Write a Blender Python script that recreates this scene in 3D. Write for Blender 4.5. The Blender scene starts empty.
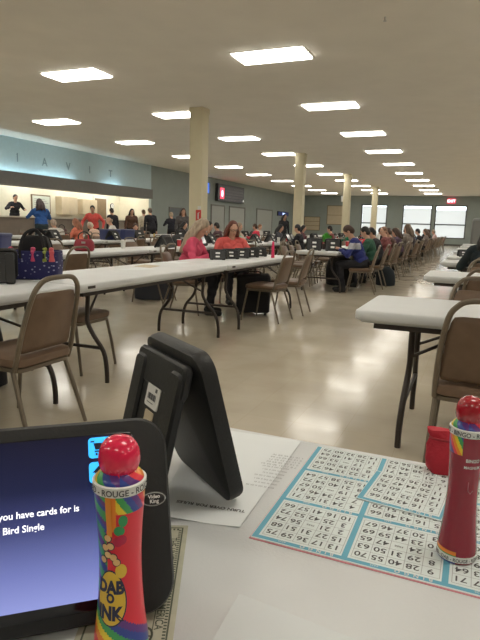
import bpy, bmesh, math, random
import numpy as np
from mathutils import Vector, Matrix
PI = math.pi
sc = bpy.context.scene
COL = sc.collection

# ------------------------------------------------------------------ camera
cam_d = bpy.data.cameras.new('camera')
cam = bpy.data.objects.new('camera', cam_d)
COL.objects.link(cam)
sc.camera = cam
cam_d.sensor_fit = 'VERTICAL'
cam_d.sensor_height = 36.0
cam_d.lens = 36.0 * 550.0 / 640.0
cam_d.clip_start = 0.02
cam_d.clip_end = 300
R = Matrix(((0.91915994, -0.0915474, 0.38309799),
            (0.39292549, 0.14528337, -0.90802109),
            (0.02746921, 0.98514558, 0.16950997)))
cam.matrix_world = Matrix.Translation((0, 0, 1.16)) @ R.to_4x4()

# ------------------------------------------------------------------ daylight outside the windows, exposure
W = bpy.data.worlds.new('world')
sc.world = W
W.use_nodes = True
W.node_tree.nodes['Background'].inputs[0].default_value = (0.86, 0.94, 1.0, 1)
W.node_tree.nodes['Background'].inputs[1].default_value = 3.0
sc.view_settings.view_transform = 'Standard'
sc.view_settings.look = 'None'
sc.view_settings.exposure = 0.28
sc.view_settings.gamma = 1.0
sc.view_settings.use_curve_mapping = False
LAMP = 11.0            # brightness of the ceiling troffers
LAMPCOL = (1.0, 0.955, 0.86)

# ------------------------------------------------------------------ materials
MATS = {}
def mat(name, col, rough=0.6, metal=0.0, var=0.0, vscale=8.0, bump=0.0, bscale=60.0, spec=0.5, coat=0.0, emit=None, estr=0.0, trans=0.0, stretch=None, col2=None):
    if name in MATS: return MATS[name]
    m = bpy.data.materials.new(name)
    m.use_nodes = True
    nt = m.node_tree; N = nt.nodes; L = nt.links
    b = N['Principled BSDF']
    b.inputs['Base Color'].default_value = (*col, 1)
    b.inputs['Roughness'].default_value = rough
    b.inputs['Metallic'].default_value = metal
    b.inputs['Specular IOR Level'].default_value = spec
    b.inputs['Coat Weight'].default_value = coat
    b.inputs['Transmission Weight'].default_value = trans
    if emit:
        b.inputs['Emission Color'].default_value = (*emit, 1)
        b.inputs['Emission Strength'].default_value = estr
    tc = N.new('ShaderNodeTexCoord')
    src = tc.outputs['Object']
    if stretch:
        mp = N.new('ShaderNodeMapping'); mp.inputs['Scale'].default_value = stretch
        L.new(src, mp.inputs[0]); src = mp.outputs[0]
    if var > 0 or col2:
        nz = N.new('ShaderNodeTexNoise'); nz.inputs['Scale'].default_value = vscale; nz.inputs['Detail'].default_value = 5
        L.new(src, nz.inputs['Vector'])
        rp = N.new('ShaderNodeValToRGB')
        rp.color_ramp.elements[0].position = 0.3; rp.color_ramp.elements[1].position = 0.7
        c2 = col2 if col2 else tuple(min(1, c * (1 + var)) for c in col)
        c1 = col if col2 else tuple(c * (1 - var) for c in col)
        rp.color_ramp.elements[0].color = (*c1, 1); rp.color_ramp.elements[1].color = (*c2, 1)
        L.new(nz.outputs[0], rp.inputs[0]); L.new(rp.outputs[0], b.inputs['Base Color'])
    if bump > 0:
        nb = N.new('ShaderNodeTexNoise'); nb.inputs['Scale'].default_value = bscale; nb.inputs['Detail'].default_value = 4
        L.new(src, nb.inputs['Vector'])
        bp = N.new('ShaderNodeBump'); bp.inputs['Strength'].default_value = bump; bp.inputs['Distance'].default_value = 0.01
        L.new(nb.outputs[0], bp.inputs['Height']); L.new(bp.outputs[0], b.inputs['Normal'])
    MATS[name] = m
    return m

def floor_mat():
    m = mat('floor_tile', (0.45, 0.38, 0.27), rough=0.2, spec=0.5)
    nt = m.node_tree; N = nt.nodes; L = nt.links; b = N['Principled BSDF']
    tc = N['Texture Coordinate']
    br = N.new('ShaderNodeTexBrick'); br.offset = 0; br.squash = 1
    br.inputs['Scale'].default_value = 1; br.inputs['Brick Width'].default_value = 0.305; br.inputs['Row Height'].default_value = 0.305
    br.inputs['Mortar Size'].default_value = 0.0015; br.inputs['Mortar Smooth'].default_value = 0.3
    br.inputs['Color1'].default_value = (0.53, 0.475, 0.375, 1); br.inputs['Color2'].default_value = (0.56, 0.50, 0.40, 1)
    br.inputs['Mortar'].default_value = (0.50, 0.43, 0.32, 1)
    L.new(tc.outputs['Object'], br.inputs['Vector'])
    nz = N.new('ShaderNodeTexNoise'); nz.inputs['Scale'].default_value = 2.2; nz.inputs['Detail'].default_value = 8
    L.new(tc.outputs['Object'], nz.inputs['Vector'])
    mx = N.new('ShaderNodeMixRGB'); mx.blend_type = 'MULTIPLY'; mx.inputs[0].default_value = 0.35
    rp = N.new('ShaderNodeValToRGB'); rp.color_ramp.elements[0].color = (.72, .68, .62, 1); rp.color_ramp.elements[0].position = .35
    rp.color_ramp.elements[1].position = .65
    L.new(nz.outputs[0], rp.inputs[0]); L.new(br.outputs[0], mx.inputs[1]); L.new(rp.outputs[0], mx.inputs[2])
    L.new(mx.outputs[0], b.inputs['Base Color'])
    n2 = N.new('ShaderNodeTexNoise'); n2.inputs['Scale'].default_value = 3; L.new(tc.outputs['Object'], n2.inputs['Vector'])
    mr = N.new('ShaderNodeMapRange'); mr.inputs[3].default_value = 0.06; mr.inputs[4].default_value = 0.24
    L.new(n2.outputs[0], mr.inputs[0]); L.new(mr.outputs[0], b.inputs['Roughness'])
    return m

M_FLOOR = floor_mat()
M_CEIL = mat('ceiling_paint', (0.80, 0.76, 0.68), rough=0.9, var=0.03, vscale=1.5, bump=0.15, bscale=90)
M_TEAL = mat('teal_wall', (0.44, 0.58, 0.61), rough=0.35, var=0.03)
M_GREY = mat('grey_green_wall', (0.27, 0.31, 0.29), rough=0.6, var=0.04, vscale=2)
M_CREAM = mat('cream_wall', (0.74, 0.70, 0.56), rough=0.6, var=0.03)
M_SOFF = mat('soffit_board', (0.17, 0.165, 0.155), rough=0.6, var=0.05)
M_COUNTER = mat('counter_panel', (0.20, 0.165, 0.135), rough=0.5, var=0.08, vscale=3)
M_COL = mat('column_paint', (0.66, 0.60, 0.42), rough=0.6, var=0.03, vscale=3)
M_DOOR = mat('grey_door', (0.36, 0.38, 0.36), rough=0.5, var=0.03)
M_BROWN = mat('brown_door', (0.20, 0.14, 0.08), rough=0.5, var=0.1, vscale=6)
M_TAN = mat('tan_board', (0.55, 0.46, 0.32), rough=0.6, var=0.05, vscale=4)
M_WHITE = mat('white_plastic', (0.67, 0.685, 0.69), rough=0.42, var=0.03, vscale=5, bump=0.08, bscale=260)
M_TRAIL = mat('dark_brown_metal', (0.045, 0.035, 0.03), rough=0.45, metal=0.3)
M_CHF = mat('chair_frame', (0.19, 0.155, 0.115), rough=0.38, metal=0.45, var=0.06, vscale=20)
M_VINYL = mat('brown_vinyl', (0.155, 0.098, 0.062), rough=0.45, var=0.10, vscale=14, bump=0.15, bscale=180)
M_BLACK = mat('black_plastic', (0.007, 0.007, 0.008), rough=0.38, bump=0.05, bscale=400)
M_BLACK2 = mat('black_rubber', (0.008, 0.0078, 0.008), rough=0.5, bump=0.1, bscale=300)
M_CLOTHB = mat('black_cloth', (0.015, 0.014, 0.016), rough=0.9, bump=0.4, bscale=60)
M_PAPER = mat('white_paper', (0.80, 0.83, 0.84), rough=0.7, var=0.02)
M_STICK = mat('sticker_white', (0.72, 0.71, 0.68), rough=0.5)
M_INK = mat('black_ink', (0.085, 0.085, 0.09), rough=0.7)
M_GREYINK = mat('grey_ink', (0.35, 0.35, 0.36), rough=0.7)
M_TEALINK = mat('teal_ink', (0.14, 0.42, 0.56), rough=0.6)
M_SHEET = mat('bingo_paper', (0.76, 0.83, 0.82), rough=0.6, var=0.015)
M_PINK = mat('pink_paper', (0.65, 0.25, 0.30), rough=0.6)
M_LAMP = mat('troffer_lens', (0.9, 0.9, 0.88), rough=0.5, emit=LAMPCOL, estr=LAMP)
M_FRAMEW = mat('troffer_frame', (0.7, 0.68, 0.62), rough=0.5)
M_RED = mat('red_glossy', (0.38, 0.008, 0.02), rough=0.18, coat=0.6)
M_REDB = mat('red_bright', (0.78, 0.015, 0.075), rough=0.2, coat=0.5)
M_EYEW = mat('eye_white', (0.6, 0.6, 0.58), rough=0.2)
M_EYED = mat('eye_dark', (0.04, 0.025, 0.02), rough=0.2)
M_LIP = mat('lip', (0.42, 0.14, 0.12), rough=0.5)
M_STEEL = mat('steel', (0.5, 0.5, 0.48), rough=0.3, metal=0.9)

# ------------------------------------------------------------------ object helpers
def props(o, label=None, cat=None, group=None, kind=None):
    if label: o['label'] = label
    if cat: o['category'] = cat
    if group: o['group'] = group
    if kind: o['kind'] = kind
    return o
def link(name, me, parent=None):
    o = bpy.data.objects.new(name, me); COL.objects.link(o)
    if parent: o.parent = parent
    return o
def root(name, loc, rz, label, cat, group=None):
    o = bpy.data.objects.new(name, None); COL.objects.link(o)
    o.location = loc; o.rotation_euler = (0, 0, rz); o.empty_display_size = 0.1
    return props(o, label, cat, group)
def copy_tree(o, parent=None):
    c = o.copy(); COL.objects.link(c)
    if parent: c.parent = parent
    for ch in list(KIDS.get(o.name, [])):
        d = copy_tree(ch, c)
        KIDS.setdefault(c.name, []).append(d)
    return c
KIDS = {}
def place(o, loc, rz, label=None, group=None):
    o.location = loc; o.rotation_euler = (o.rotation_euler[0], o.rotation_euler[1], rz)
    if label: o['label'] = label
    if group: o['group'] = group
    return o

class MB:
    """collects shapes, then links them as ONE mesh object"""
    def __init__(s): s.v = []; s.f = []; s.m = []; s.cur = 0
    def add(s, vs, fs, mi=None):
        b = len(s.v); s.v += [tuple(v) for v in vs]
        s.f += [tuple(i + b for i in f) for f in fs]; s.m += [s.cur if mi is None else mi] * len(fs)
    def box(s, a, b, mi=None):
        x0, y0, z0 = a; x1, y1, z1 = b
        v = [(x0,y0,z0),(x1,y0,z0),(x1,y1,z0),(x0,y1,z0),(x0,y0,z1),(x1,y0,z1),(x1,y1,z1),(x0,y1,z1)]
        s.add(v, [(0,3,2,1),(4,5,6,7),(0,1,5,4),(1,2,6,5),(2,3,7,6),(3,0,4,7)], mi)
    def rings(s, rings, mi=None, caps=True, close=True):
        b = len(s.v); n = len(rings[0])
        for r in rings: s.v += [tuple(p) for p in r]
        c0 = len(s.f)
        for k in range(len(rings) - 1):
            for i in range(n if close else n - 1):
                j = (i + 1) % n
                s.f.append((b+k*n+i, b+k*n+j, b+(k+1)*n+j, b+(k+1)*n+i))
        if caps:
            s.f.append(tuple(b + i for i in reversed(range(n))))
            s.f.append(tuple(b + (len(rings)-1)*n + i for i in range(n)))
        s.m += [s.cur if mi is None else mi] * (len(s.f) - c0)
    def rrect(s, cx, cy, w, l, r, levels, seg=5, mi=None, tf=None):
        """stack of rounded rectangles; levels = [(inset, z), ...]"""
        rs = []
        for ins, z in levels:
            ring = []
            ww, ll = w/2 - ins, l/2 - ins; rr = max(r - ins, 0.0005)
            for q, (sx, sy) in enumerate(((1,1),(-1,1),(-1,-1),(1,-1))):
                for k in range(seg + 1):
                    a = PI/2*q + PI/2*k/seg
                    p = (cx + sx*(ww-rr) + rr*math.cos(a), cy + sy*(ll-rr) + rr*math.sin(a), z)
                    ring.append(tf(p) if tf else p)
            rs.append(ring)
        s.rings(rs, mi)
    def tube(s, pts, rad, seg=8, smooth=0, mi=None, flat=1.0):
        P = [Vector(p) for p in pts]
        rad = list(rad) if hasattr(rad, '__len__') else [rad] * len(P)
        if smooth:
            Q = []; Rr = []
            for i in range(len(P) - 1):
                p0 = P[max(i-1, 0)]; p1 = P[i]; p2 = P[i+1]; p3 = P[min(i+2, len(P)-1)]
                for k in range(smooth):
                    t = k / smooth
                    Q.append(0.5*((2*p1) + (p2-p0)*t + (2*p0-5*p1+4*p2-p3)*t*t + (3*p1-p0-3*p2+p3)*t**3))
                    Rr.append(rad[i]*(1-t) + rad[i+1]*t)
            Q.append(P[-1]); Rr.append(rad[-1]); P, rad = Q, Rr
        rs = []; up = None
        for i, p in enumerate(P):
            d = (P[min(i+1, len(P)-1)] - P[max(i-1, 0)]).normalized()
            if up is None:
                up = Vector((0,0,1)) if abs(d.z) < 0.9 else Vector((0,1,0))
            x = d.cross(up).normalized(); up = x.cross(d).normalized()
            rs.append([p + (x*math.cos(2*PI*k/seg)*flat + up*math.sin(2*PI*k/seg))*rad[i] for k in range(seg)])
        s.rings(rs, mi)
    def ell(s, c, r, mi=None, seg=12, rg=8, rot=None):
        rs = []
        for k in range(rg + 1):
            a = -PI/2 + PI*k/rg
            a = max(min(a, PI/2-0.06), -PI/2+0.06)
            ring = []
            for i in range(seg):
                t = 2*PI*i/seg
                p = Vector((r[0]*math.cos(a)*math.cos(t), r[1]*math.cos(a)*math.sin(t), r[2]*math.sin(a)))
                if rot: p = rot @ p
                ring.append(p + Vector(c))
            rs.append(ring)
        s.rings(rs, mi)
    def cap(s, a, b, ra, rb, seg=10, rg=3, mi=None):
        a = Vector(a); b = Vector(b); d = b - a
        if d.length < 1e-6: d = Vector((0,0,1e-4))
        d.normalize()
        up = Vector((0,0,1)) if abs(d.z) < 0.9 else Vector((0,1,0))
        x = d.cross(up).normalized(); y = x.cross(d)
        rs = []
        for k in range(rg + 1):
            t = PI/2*k/rg; t = max(t, 0.08)
            rs.append([a - d*ra*math.cos(t) + (x*math.cos(2*PI*i/seg) - y*math.sin(2*PI*i/seg))*ra*math.sin(t) for i in range(seg)])
        for k in range(rg + 1):
            t = PI/2*(1 - k/rg); t = max(t, 0.08)
            rs.append([b + d*rb*math.cos(t) + (x*math.cos(2*PI*i/seg) - y*math.sin(2*PI*i/seg))*rb*math.sin(t) for i in range(seg)])
        s.rings(rs, mi)
    def mesh(s, name, mats, smooth=True, angle=40):
        me = bpy.data.meshes.new(name)
        me.from_pydata(s.v, [], s.f)
        for m in (mats if isinstance(mats, (list, tuple)) else [mats]): me.materials.append(m)
        me.polygons.foreach_set('material_index', s.m)
        bm = bmesh.new(); bm.from_mesh(me)
        bmesh.ops.recalc_face_normals(bm, faces=bm.faces)
        for f in bm.faces: f.smooth = smooth
        if smooth:
            ca = math.radians(angle)
            for e in bm.edges:
                if len(e.link_faces) == 2 and e.calc_face_angle(0) > ca: e.smooth = False
        bm.to_mesh(me); bm.free()
        return me
    def build(s, name, mats, parent=None, smooth=True, angle=40):
        o = link(name, s.mesh(name, mats, smooth, angle), parent)
        if parent: KIDS.setdefault(parent.name, []).append(o)
        return o

def struct(name, mb, m, parent=None):
    o = mb.build(name, m, parent, smooth=False)
    if not parent: o['kind'] = 'structure'
    return o
def quick_box(name, a, b, m, parent=None, bev=0.0):
    """a box with softened vertical and top edges"""
    mb = MB(); cx, cy = (a[0]+b[0])/2, (a[1]+b[1])/2
    w, l = b[0]-a[0], b[1]-a[1]
    if bev > 0: mb.rrect(cx, cy, w, l, bev, [(bev*.5, a[2]), (0, a[2]+bev*.5), (0, b[2]-bev*.5), (bev*.5, b[2])], seg=3)
    else: mb.box(a, b)
    return mb.build(name, m, parent, smooth=bev > 0)

# ------------------------------------------------------------------ lettering
GLY = {}
def text_geo(t, bold=0.0):
    key = (t, bold)
    if key in GLY: return GLY[key]
    cu = bpy.data.curves.new('t', 'FONT'); cu.body = t; cu.size = 1; cu.offset = bold; cu.resolution_u = 3
    o = bpy.data.objects.new('t', cu); COL.objects.link(o)
    dg = bpy.context.evaluated_depsgraph_get()
    me = bpy.data.meshes.new_from_object(o.evaluated_get(dg))
    vs = [(v.co.x, v.co.y) for v in me.vertices]; fs = [tuple(p.vertices) for p in me.polygons]
    bpy.data.objects.remove(o); bpy.data.curves.remove(cu); bpy.data.meshes.remove(me)
    w = max([v[0] for v in vs] or [0])
    GLY[key] = (vs, fs, w)
    return GLY[key]
def put_text(mb, t, size, fn, align='l', bold=0.0, mi=None, sx=1.0):
    """fn maps flat text coordinates (u, v) to a 3-D point"""
    vs, fs, w = text_geo(t, bold)
    off = {'l': 0, 'c': -w/2, 'r': -w}[align]
    mb.add([fn((v[0]+off)*size*sx, v[1]*size) for v in vs], fs, mi)

# ================================================================== THE ROOM
XL, XR, YN, YF, H = -15.1, 12.6, -5.5, 48.5, 3.95
AX, AY0, AY1 = -17.0, 7.0, 24.0       # serving alcove
WIN = [(-5.95, -3.60), (-3.38, -0.95), (-9.40, -7.20)]
mb = MB(); mb.box((AX-.2, YN-.2, -.12), (XR+.2, YF+.2, 0)); struct('floor', mb, M_FLOOR)
mb = MB(); mb.box((AX-.2, YN-.2, H), (XR+.2, YF+.2, H+.12)); struct('ceiling', mb, M_CEIL)
mb = MB()
mb.box((XL-.15, YN, 0), (XL, AY0, 2.78)); mb.box((XL-.15, AY1, 0), (XL, YF, H))
struct('wall_left', mb, M_GREY)
mb = MB(); mb.box((XL-.15, YN, 2.78), (XL, AY1, H)); struct('wall_left_upper', mb, M_TEAL)
mb = MB(); SX = XL+.34    # soffit; trough along its top added to hide the wall-brightening tubes
mb.box((XL-.16, AY0-.3, 2.31), (SX, AY1-.4, 2.50)); mb.box((SX-.04, AY0-.3, 2.50), (SX, AY1-.4, 2.76)); mb.box((XL, AY1-.44, 2.50), (SX-.04, AY1-.4, 2.76))
struct('trim_1', mb, M_SOFF)
M_COOL = mat('added_tube_glow', (.8, .9, 1), emit=(.66, .88, 1.0), estr=24)
for k, (ya, yb) in enumerate(((8.0, 10.4), (10.6, 13.0), (13.2, 15.6), (15.8, 18.2), (20.2, 21.4))):  # unseen tubes added to brighten the teal wall and nearby ceiling
    r = bpy.data.objects.new('added_wall_light', None); COL.objects.link(r); r.location = (XL+.17, (ya+yb)/2, 2.50)
    r['label'] = 'added unseen cool tube on top of the soffit, brightening the teal wall'; r['category'] = 'added light'; r['group'] = 'added lights over the counter'
    h = (yb-ya)/2
    m = MB(); m.box((-.06, -h, .0), (.06, h, .04)); m.build('batten', M_FRAMEW, r, smooth=False)
    m = MB(); m.tube([(0, -h+.03, .065), (0, h-.03, .065)], .022, seg=8); m.build('tube', M_COOL, r)
mb = MB()
mb.box((AX-.15, AY0, 0), (AX, AY1, 3.1)); mb.box((AX, AY0-.1, 0), (XL-.15, AY0, 3.1)); mb.box((AX, AY1, 0), (XL-.15, AY1+.1, 3.1))
struct('wall_alcove', mb, M_CREAM)
mb = MB(); mb.box((AX, AY0, 0), (XL-.16, AY1, .36)); struct('floor_alcove', mb, M_COUNTER)
mb = MB(); mb.box((AX-.15, AY0-.1, 3.0), (XL-.15, AY1+.1, 3.1)); struct('ceiling_alcove', mb, M_CREAM)
mb = MB(); mb.box((XR, YN, 0), (XR+.15, YF, H)); struct('wall_right', mb, M_GREY)
mb = MB(); mb.box((AX-.15, YN-.15, 0), (XR+.15, YN, H)); struct('wall_near', mb, M_GREY)
mb = MB()
xs = sorted(WIN); zt, zb = 3.22, 0.55
prev = XL - .15
for a, b in xs:
    mb.box((prev, YF, 0), (a, YF+.2, H)); mb.box((a, YF, 0), (b, YF+.2, zb)); mb.box((a, YF, zt), (b, YF+.2, H)); prev = b
mb.box((prev, YF, 0), (XR+.15, YF+.2, H))
struct('wall_far', mb, M_GREY)
# skirting
M_SKIRT = mat('dark_skirting', (0.06, 0.055, 0.05), rough=0.5)
mb = MB(); mb.box((XL, AY1, 0), (XL+.015, YF, .11)); struct('baseboard_left', mb, M_SKIRT)
mb = MB(); mb.box((XL, YF-.015, 0), (XR, YF, .11)); struct('baseboard_far', mb, M_SKIRT)
mb = MB(); mb.box((XR-.015, YN, 0), (XR, YF, .11)); struct('baseboard_right', mb, M_SKIRT)

# windows: frame, blind that hangs below a clear strip
M_WFR = mat('window_frame_dark', (0.10, 0.10, 0.095), rough=0.4)
M_GLASS = mat('window_glass', (0.95, 1, 1), rough=0.02, trans=1.0)
def blind_mat():
    m = bpy.data.materials.new('window_blind'); m.use_nodes = True
    nt = m.node_tree; N = nt.nodes; L = nt.links
    for n in list(N): N.remove(n)
    o = N.new('ShaderNodeOutputMaterial'); mx = N.new('ShaderNodeMixShader'); mx.inputs[0].default_value = .62
    d = N.new('ShaderNodeBsdfDiffuse'); t = N.new('ShaderNodeBsdfTranslucent')
    d.inputs[0].default_value = (.8, .79, .76, 1)
    wv = N.new('ShaderNodeTexWave'); wv.bands_direction = 'Z'; wv.inputs['Scale'].default_value = 4.0
    tc = N.new('ShaderNodeTexCoord'); L.new(tc.outputs['Object'], wv.inputs[0])
    rp = N.new('ShaderNodeValToRGB'); rp.color_ramp.elements[0].color = (.66, .66, .64, 1); rp.color_ramp.elements[1].color = (.80, .79, .76, 1)
    L.new(wv.outputs[0], rp.inputs[0]); L.new(rp.outputs[0], t.inputs[0])
    L.new(d.outputs[0], mx.inputs[1]); L.new(t.outputs[0], mx.inputs[2]); L.new(mx.outputs[0], o.inputs[0])
    return m
M_BLIND = blind_mat()
for i, (a, b) in enumerate(WIN):
    mb = MB()
    for bx in (((a, zb), (a+.09, zt)), ((b-.09, zb), (b, zt)), ((a, zt-.09), (b, zt)), ((a, zb), (b, zb+.09)), ((a, 1.62), (b, 1.72))):
        mb.box((bx[0][0], YF-.02, bx[0][1]), (bx[1][0], YF+.10, bx[1][1]))
    w = mb.build('window_%d' % (i+1), M_WFR, smooth=False); w['kind'] = 'structure'
    zc = (2.92, 2.80, 3.02)[i]
    m2 = MB(); m2.box((a+.09, YF+.15, zb+.09), (b-.09, YF+.16, zc)); m2.build('blind', M_BLIND, w, smooth=False)
    m3 = MB(); m3.box((a+.09, YF+.05, zc), (b-.09, YF+.06, zt-.09)); m3.build('glass', M_GLASS, w, smooth=False)
    m4 = MB(); m4.tube([(a+.09, YF+.14, zc), (b-.09, YF+.14, zc)], .02); m4.build('bottom_rail' if i < 0 else 'blind_rail', M_FRAMEW, w)

# doors in the left wall and brown doors inside the alcove
def door(n, y0, y1, zt_, x, m, h=True):
    mb = MB()
    mb.box((x, y0-.09, 0), (x+.05, y0, zt_+.09)); mb.box((x, y1, 0), (x+.05, y1+.09, zt_+.09)); mb.box((x, y0, zt_), (x+.05, y1, zt_+.09))
    d = mb.build('door_%d' % n, M_SOFF if m is M_DOOR else M_FRAMEW, smooth=False); d['kind'] = 'structure'
    q = MB(); q.box((x, y0, .01), (x+.03, y1, zt_)); q.build('leaf', m, d, smooth=False)
    k = MB(); k.tube([(x+.03, y0+.1, 1.02), (x+.09, y0+.1, 1.02), (x+.09, y0+.22, 1.02)], .012); k.build('handle', M_STEEL, d)
door(1, 30.8, 32.6, 2.30, XL, M_DOOR)
door(2, 33.5, 36.0, 2.30, XL, M_DOOR)
door(3, 38.4, 41.6, 2.34, XL, M_DOOR)
mb = MB()
# the alcove doors stand in its back wall
door(4, 21.95, 22.85, 2.25, AX, M_BROWN)

# ceiling troffers
def make_light():
    r = root('ceiling_light', (0,0,0), 0, 'x', 'ceiling light')
    f = MB()
    for a, b in (((-.63,-.325),(.63,-.305)), ((-.63,.305),(.63,.325)), ((-.63,-.305),(-.61,.305)), ((.61,-.305),(.63,.305))):
        f.box((a[0], a[1], -.012), (b[0], b[1], 0))
    f.build('frame', M_FRAMEW, r, smooth=False)
    d = MB(); d.rrect(0, 0, 1.22, .61, .02, [(0, -.005), (0, -.026), (.012, -.036)], seg=2)
    d.build('diffuser', M_LAMP, r)
    return r
LX = [-11.4, -7.4, -3.4, .6, 4.6, 8.6]
LY = [-2.9, 1.1, 5.1, 9.1, 13.08, 17.05, 21.0, 25.1, 29.1, 33.1, 37.2, 41.2, 45.0]
rown = {-11.4: 'row of lights nearest the serving counter', -7.4: 'row of lights left of the middle', -3.4: 'row of lights right of the middle', .6: 'row past the right edge', 4.6: 'second row past the right edge', 8.6: 'row by the right wall'}
ordn = ['first', 'second', 'third', 'fourth', 'fifth', 'sixth', 'seventh', 'eighth', 'ninth', 'tenth', 'eleventh', 'twelfth', 'thirteenth']
first = make_light(); used = False
for x in LX:
    vis = {-11.4: 4, -7.4: 3, -3.4: 3}.get(x)
    for k, y in enumerate(LY):
        if vis is not None and k >= vis:
            i = k - vis
            lab = 'glowing ceiling light, %s from the camera in the %s' % (ordn[i], rown[x])
            grp = 'recessed fluorescent ceiling lights'
            if i == 0: lab = {-11.4: 'glowing ceiling light nearest the camera above the teal wall side', -7.4: 'big glowing ceiling light, second largest, at upper left', -3.4: 'biggest glowing ceiling light, at top centre'}[x]
        else:
            lab = 'fluorescent ceiling light outside the view'; grp = 'ceiling lights out of view'
        o = first if not used else copy_tree(first); used = True
        place(o, (x, y, H), 0, lab, grp)
# lights inside the alcove
for k, y in enumerate((8.6, 10.8, 13.0, 15.2, 17.4, 19.6, 21.5, 23.0)):
    o = copy_tree(first); place(o, (-16.1, y, 3.0), PI/2, 'ceiling light hidden behind the soffit over the serving counter', 'alcove ceiling lights')

# columns
for i, y in enumerate((12.63, 21.15, 29.65, 38.2)):
    r = root('column', (-6.54, y-.04, 0), 0, ('cream square column nearest the camera, with red sign', 'second nearest cream column, in front of the far rows of tables', 'third cream column, left of the dark headed man in blue', 'farthest slim looking cream column in front of the left window')[i], 'column', 'square cream columns')
    m = MB(); m.rrect(0, 0, .35, .35, .015, [(0, 0), (0, H-.12)], seg=2); m.build('shaft', M_COL, r)
    m = MB(); m.rrect(0, 0, .38, .38, .015, [(0, H-.12), (0, H-.002)], seg=2); m.build('capital', M_COL, r)
    m = MB(); m.rrect(0, 0, .37, .37, .015, [(0, 0.001), (0, .12)], seg=2); m.build('base', M_SKIRT, r)

# ================================================================== WALL THINGS
# faint mirrored letters on the teal wall
M_LETT = mat('letter_silver', (0.20, 0.28, 0.31), rough=0.3, metal=0.3)
def wall_letter(ch, y, z, size):
    mb = MB(); X0 = XL + .03
    vs, fs, w = text_geo(ch, .005)
    n = len(vs)
    a = [(X0, y + (v[0]-w/2)*size, z + v[1]*size) for v in vs]; b = [(X0-.03, p[1], p[2]) for p in a]
    mb.add(a + b, fs + [tuple(i+n for i in reversed(f)) for f in fs])
    return mb.build('wall_letter', M_LETT, smooth=False)
for ch, y, z, pos in (('I', 15.25, 3.15, 'leftmost of the row, a thin I'), ('A', 16.6, 3.14, 'second from left, a pointed A'), ('V', 17.9, 3.12, 'small pale V in the middle'), ('I', 19.2, 3.12, 'short I right of the V'), ('T', 20.65, 3.10, 'rightmost small T')):
    props(wall_letter(ch, y, z, .42), 'faint letter on teal wall above the soffit, ' + pos, 'letter', 'letters on the teal wall')

# number board (flashboard) on the left wall
r = root('number_board', (XL+.03, 33.3, 0), 0, 'dark electronic number board with a red lit square on the left wall', 'sign')
M_BOARD = mat('board_black', (0.02, 0.02, 0.022), rough=0.35)
m = MB(); m.rrect(.1, 0, .2, 4.1, .02, [(0, 2.62), (0, 3.66)], seg=2); m.cur = 1
M_DIM = mat('dim_digits', (0.10, 0.09, 0.09), rough=0.4, emit=(0.35, 0.28, 0.28), estr=.22)
for row in range(5):
    for k in range(15):
        n_ = str(row*15 + k + 1)
        put_text(m, n_, .15, lambda u, v, row=row, k=k: (.206, -.95 + k*.19 + u, 3.42 - row*.18 + v), 'c')
m.build('board_housing', [M_BOARD, M_DIM], r, smooth=False)
m = MB(); m.box((.2, -1.75, 2.78), (.215, -1.22, 3.42)); m.build('lit_panel', mat('red_lit', (.5, .02, .05), emit=(1.0, .06, .10), estr=2.2), r, smooth=False)
m = MB(); put_text(m, '0', .55, lambda u, v: (.22, -1.48+u, 2.90+v), 'c', bold=.02); m.build('lit_digit', mat('pink_lit', (1, .6, .6), emit=(1, .55, .6), estr=3), r, smooth=False)
m = MB(); m.ell((.22, 1.9, 2.78), (.02, .06, .06)); m.build('indicator_lamp', mat('white_lit', (1,1,1), emit=(1,1,.95), estr=1.2), r)

def screen(name, x, y0, y1, z0, z1, label, cat, em, st, txt=None, tcol=None):
    r = root(name, (x, (y0+y1)/2, z0), 0, label, cat)
    h, w = z1-z0, y1-y0
    m = MB(); m.rrect(.05, 0, .10, w, .01, [(0, 0), (0, h)], seg=2); m.build('housing', M_BLACK, r)
    m = MB(); m.box((.10, -w/2+.05, .05), (.106, w/2-.05, h-.05)); m.build('display', mat(name+'_display', (.02, .03, .1), emit=em, estr=st), r, smooth=False)
    if txt:
        m = MB(); put_text(m, txt, h*.6, lambda u, v: (.109, u, h*.28+v), 'c', bold=.03); m.build('display_text', mat(name+'_text', (.5,.6,1), emit=tcol, estr=3), r, smooth=False)
    return r
screen('hanging_screen', XL, 29.45, 30.3, 2.95, 3.65, 'small blue lit screen on left wall just right of nearest column', 'screen', (.10, .25, .9), .8)
screen('lit_sign', XL, 42.9, 45.6, 2.02, 2.38, 'narrow blue lit sign over the far end of the left wall', 'sign', (.02, .03, .12), .6, '7 28 61', (.5, .65, 1))
r = root('notice_board', (XL, 26.4, 0), 0, 'grey notice board on the wall right of the serving alcove', 'board')
m = MB(); m.box((0, -.66, .82), (.04, .66, 1.98)); m.build('panel', mat('slate_board', (.12, .14, .15), rough=.5), r, smooth=False)
m = MB()
for a, b in (((-.7,.78),(.7,.82)), ((-.7,1.98),(.7,2.02)), ((-.7,.82),(-.66,1.98)), ((.66,.82),(.7,1.98))): m.box((0, a[0], a[1]), (.05, b[0], b[1]))
m.build('frame', M_SOFF, r, smooth=False)

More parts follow.
